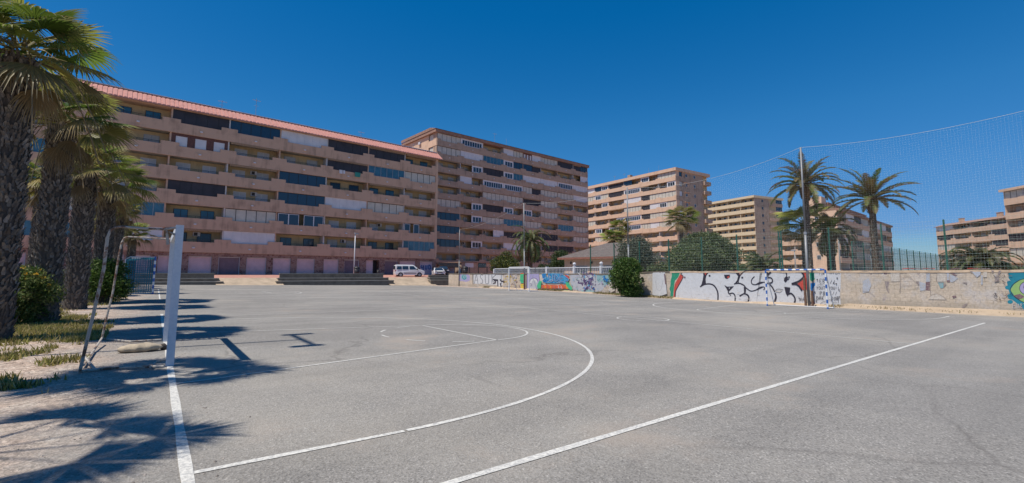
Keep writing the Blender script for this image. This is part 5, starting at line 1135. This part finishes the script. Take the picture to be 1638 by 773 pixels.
def broad(name,label,cat,loc,w,d,z0,z1,cols,seed,size=.09,nper=260,nclump=26,trunk=.14,part='crown',flowers=None,droop=0,cr=(.16,.30)):
    rnd=random.Random(seed); t=thing(name,label,cat,loc); cl=[]; H=z1-z0; ends=[]
    for i in range(nclump):
        a=rnd.uniform(0,6.28); rr=math.sqrt(rnd.random())*.78; f_=rnd.random(); zz=z0+H*(.12+.8*f_); sh=(1-abs(2*f_-.85)**2.2*.55); x=w/2*rr*math.cos(a)*sh; y=d/2*rr*math.sin(a)*sh
        s=rnd.uniform(*cr)*min(w,H*1.2)*(.55 if i%3==0 else 1); x*=(1.22 if i%3==0 else 1); y*=(1.2 if i%3==0 else 1); zz+=(.12*H*rnd.random() if i%3==0 else 0); cl.append((x,y,zz,s,s,s*.8)); ends.append((x,y,zz))
    b=MB(); n=max(2,int(3))
    for k in range(3 if trunk<.1 else 1): 
        ox=rnd.uniform(-.1,.1)*k; b.tube([(ox,0,-.1),(ox+rnd.uniform(-.1,.1),.05,z0+H*.15),(ox*2,0,z0+H*.45)],[trunk,trunk*.8,trunk*.5],8,0,(.12,.09,.06))
    for e in ends[:14]: b.tube([(0,0,z0+H*.12),(e[0]*.5,e[1]*.5,(z0+H*.15+e[2])*.5),e],[trunk*.45,trunk*.25,trunk*.08],5,0,(.12,.09,.06))
    b.obj('trunk',M_bark,t)
    V,C=leaf_mesh(cl,nper,size,cols,seed,droop)
    if flowers:
        fc,nf,fz=flowers; F=[(c[0]+rnd.uniform(-1,1)*c[3],c[1]-rnd.uniform(.3,1)*c[3],c[2]+c[5]*rnd.uniform(.4,1.0),.05,.05,.03) for c in rnd.choices([q for q in cl if q[2]>z0+H*fz],k=nf)]
        V2,C2=leaf_mesh(F,1400,.03,fc,seed+1); V=np.concatenate([V,V2]); C=np.concatenate([C,C2])
    leaves(part,V,C,M_leaf2,t)
    return t
OG=[(.055,.085,.03),(.04,.065,.022),(.08,.11,.045),(.03,.045,.018)]; OL=[(.11,.15,.06),(.085,.12,.045),(.16,.19,.085),(.055,.08,.03)]; DK=[(.035,.06,.018),(.025,.045,.015),(.055,.085,.02)]
q=on_plane(1014,474,(0,0,-.42),(0,0,1))
broad('oleander_bush','big round dark green oleander growing at the foot of the wall','shrub',(28.9,12.75,gz(29,13)),2.75,2.6,.0,2.95,[(.08,.15,.03),(.055,.11,.02),(.14,.20,.05),(.035,.07,.015)],41,size=.085,nper=420,nclump=44,trunk=.05)
broad('olive_tree','broad grey-green tree with dense rounded crown behind the wall, centre right','tree',pz(at(1128,438,44),-.4),14.5,8,.2,5.3,OL,42,size=.11,nper=230,nclump=95,trunk=.2,cr=(.14,.24))
broad('tamarisk_tree','feathery grey-green tree rising behind the oleander and low house','tree',pz(at(1016,438,47),-.3),6.4,3.6,.8,5.0,[(.12,.13,.085),(.09,.105,.065),(.15,.155,.11)],43,size=.11,nper=130,nclump=44,trunk=.16,droop=.5)
broad('garden_tree','bushy yellow-green tree left of the date palm with hanging fronds','tree',pz(at(808,438,72),0),5.2,4.2,-.2,4.6,[(.075,.10,.02),(.05,.075,.02),(.13,.13,.03)],44,size=.13,nper=150,nclump=28,trunk=.14)
broad('garden_tree','dark green tree just behind the left end of the low hipped house','tree',pz(at(897,438,80),0),6.5,4.5,0,5.4,DK+[(.06,.09,.03)],45,size=.14,nper=110,nclump=26,trunk=.14)
broad('garden_shrub','dark shrub between the two garden trees behind the balustrade','shrub',pz(at(868,438,74),0),3.2,2.5,0,3.0,DK,46,size=.13,nper=120,nclump=14,trunk=.06)
broad('flowering_bush','dark green bush dotted with yellow flowers between the two nearest palms','shrub',(-2.95,6.6,.03),1.55,1.3,.0,1.42,[(.09,.14,.03),(.06,.10,.022),(.15,.19,.05),(.20,.22,.07)],47,size=.035,nper=1500,nclump=34,trunk=.03,flowers=([(.65,.38,.03),(.70,.46,.06)],26,.55))
broad('flowering_bush','smaller yellow-green bush behind the first, glimpsed between the trunks','shrub',(-4.2,9.2,.03),1.3,1.2,.2,1.8,[(.13,.15,.05),(.08,.10,.03)],48,size=.035,nper=700,nclump=20,trunk=.03,flowers=([(.65,.38,.03)],8,.5))
broad('hedge_shrub','bright green hedge bush behind the bent goal frame','shrub',pz(at(172,455,19)),1.9,1.6,.0,1.65,[(.07,.13,.02),(.045,.085,.015),(.11,.17,.035)],49,size=.05,nper=800,nclump=30,trunk=.04)
broad('hedge_shrub','green hedge bush farther along the verge, before the netted goal','shrub',pz(at(146,455,20.5)),1.9,1.8,.0,1.75,[(.07,.13,.02),(.045,.085,.015),(.10,.15,.03)],50,size=.06,nper=550,nclump=26,trunk=.04)
broad('hedge_shrub','pale green bush behind the bleacher steps end at the left','shrub',(-4.0,31,.2),3,2,.0,1.8,[(.07,.11,.03),(.05,.08,.02)],51,size=.08,nper=300,nclump=22,trunk=.05)

# ------------------------------------------------------------------ grass and weeds
def vnoise(x,y,s,seed):
    g=np.random.default_rng(seed); T=g.random((64,64)); X=(x/s)%64;Y=(y/s)%64; i=X.astype(int);j=Y.astype(int);fx=X-i;fy=Y-j; fx=fx*fx*(3-2*fx);fy=fy*fy*(3-2*fy); i2=(i+1)%64;j2=(j+1)%64
    return (T[i,j]*(1-fx)+T[i2,j]*fx)*(1-fy)+(T[i,j2]*(1-fx)+T[i2,j2]*fx)*fy
def blades(name,X,Y,Z,hmin,hmax,w,cols,seed,label,cat,wmul=1):
    g=np.random.default_rng(seed); n=len(X); az=g.uniform(0,6.28,n); h=g.uniform(hmin,hmax,n); lean=g.normal(0,.35,(n,2))*h[:,None]; ww=w*g.uniform(.6,1.4,n)*wmul
    B=np.stack([X,Y,Z],1); T=np.stack([np.cos(az),np.sin(az),0*az],1)*ww[:,None]; tip=B+np.stack([lean[:,0],lean[:,1],h],1)
    V=np.stack([B-T,B+T,tip+T*.15,tip-T*.15],1).reshape(-1,3); k=g.integers(0,len(cols),n); C=np.array(cols)[k]*g.uniform(.6,1.4,(n,1)); 
    o=leaves(name,V,np.repeat(C,4,0),M_grass,None); return tag(o,label,cat,kind='stuff')
g=np.random.default_rng(5); n=620000
X=g.uniform(-11,-1.0,n); Y=-3+ (g.random(n)**1.4)*50
edge=-1.2+.5*(vnoise(X+50,Y+50,1.7,1)-.5)*2-.15*np.clip((Y-2)/4,0,1)
m=vnoise(X+50,Y+50,.8,2)*.6+vnoise(X+50,Y+50,.27,3)*.4
keep=(X<edge)&(m+.25*(g.random(n)-.5)>.37+.34*np.clip((X-edge+1.6)/1.6,0,1)); X,Y=X[keep],Y[keep]
Z=np.array([gz(a,b_) for a,b_ in zip(X,Y)])
blades('verge_grass',X,Y,Z,.02,.11,.008,[(.27,.25,.06),(.36,.30,.10),(.44,.35,.17),(.19,.20,.05)],6,'dry yellow-green grass on the verge under the palms','grass',1.6)
# weeds along the wall
n=15000; yy=g.uniform(-16,40,n); keep=vnoise(yy+60,yy*0+3,1.6,9)>.60; yy=yy[keep]; wx=np.where(yy<10,30.15+(yy+24)/34*.35,30.5+(yy-10)/36.8*2.1); off=np.abs(g.normal(0,.22,len(yy))); X=wx-.05-off; Z=np.array([gz(a,b_) for a,b_ in zip(X,yy)])
blades('wall_weeds',X,yy,Z,.04,.20,.02,[(.16,.15,.04),(.25,.20,.08),(.10,.12,.03),(.32,.25,.13)],7,'dry weeds sprouting along the foot of the graffiti wall','weeds')
# loose sand heap along the wall foot
b=MB(); ny=110
vs=[]
for i in range(ny+1):
    y=-16+54*i/ny; wx_=(30.15+(y+24)/34*.35) if y<10 else 30.5+(y-10)/36.8*2.1; hh=.05+.20*float(vnoise(np.array([y+60.]),np.array([2.]),1.9,4)[0])*(1.2 if y<-1 else .45); wd=.35+(.9 if y<-1 else .15)*float(vnoise(np.array([y+60.]),np.array([7.]),1.5,8)[0])
    for f_,k in ((0,1),(.25,.75),(.6,.3),(1,.0)): vs.append((wx_-.005-wd*f_,y,gz(wx_,y)+hh*k+.004-(.02 if f_==1 else 0)))
b.add(vs,[(i*4+k,i*4+k+1,(i+1)*4+k+1,(i+1)*4+k) for i in range(ny) for k in range(3)])
tag(b.obj('sand_drift',M_sand,smooth=True),kind='structure')
# loose stones on the gravel verge: pebbles
rnd=random.Random(3); b=MB()
for i in range(1500):
    x=rnd.uniform(-3.2,.3)+max(0,rnd.gauss(0,.5))*(rnd.random()<.3); y=-9+rnd.random()**1.3*22; r=rnd.uniform(.005,.014); z=gz(x,y)
    b.add([(x-r,y,z),(x,y-r,z),(x+r,y,z),(x,y+r,z),(x+r*.2,y,z+r*.8)],[(0,1,4),(1,2,4),(2,3,4),(3,0,4)],0,tuple(c*kk for kk in [rnd.uniform(.45,1.25)] for c in (.34,.29,.25)))
tag(b.obj('gravel',M_bark),'loose gravel scattered on the sandy verge','gravel',kind='stuff')

for o in COL.objects:
    if o.parent: continue
    l=o.get('label','')
    if o.name.startswith('fan_palm'): o['group']='fan palms behind the wall' if ('peach block' in l or 'leaning' in l or 'peach ten' in l) else 'fan palms along the verge'
    elif o.name.startswith('date_palm'): o['group']='date palms behind the wall'
    elif o.name.startswith('net_pole'): o['group']='poles carrying the ball stop net'
    elif o.name.startswith('bleacher_steps'): o['group']='concrete bleacher steps below the street'
    elif o.name.startswith('apartment_block'): o['group']='apartment blocks around the court'
    elif o.name.startswith('litter_bin'): o['group']='dark bins on the street'
    elif o.name.startswith('hedge_shrub'): o['group']='hedge shrubs on the verge'
    elif o.name.startswith('flowering_bush'): o['group']='yellow-flowered bushes under the palms'
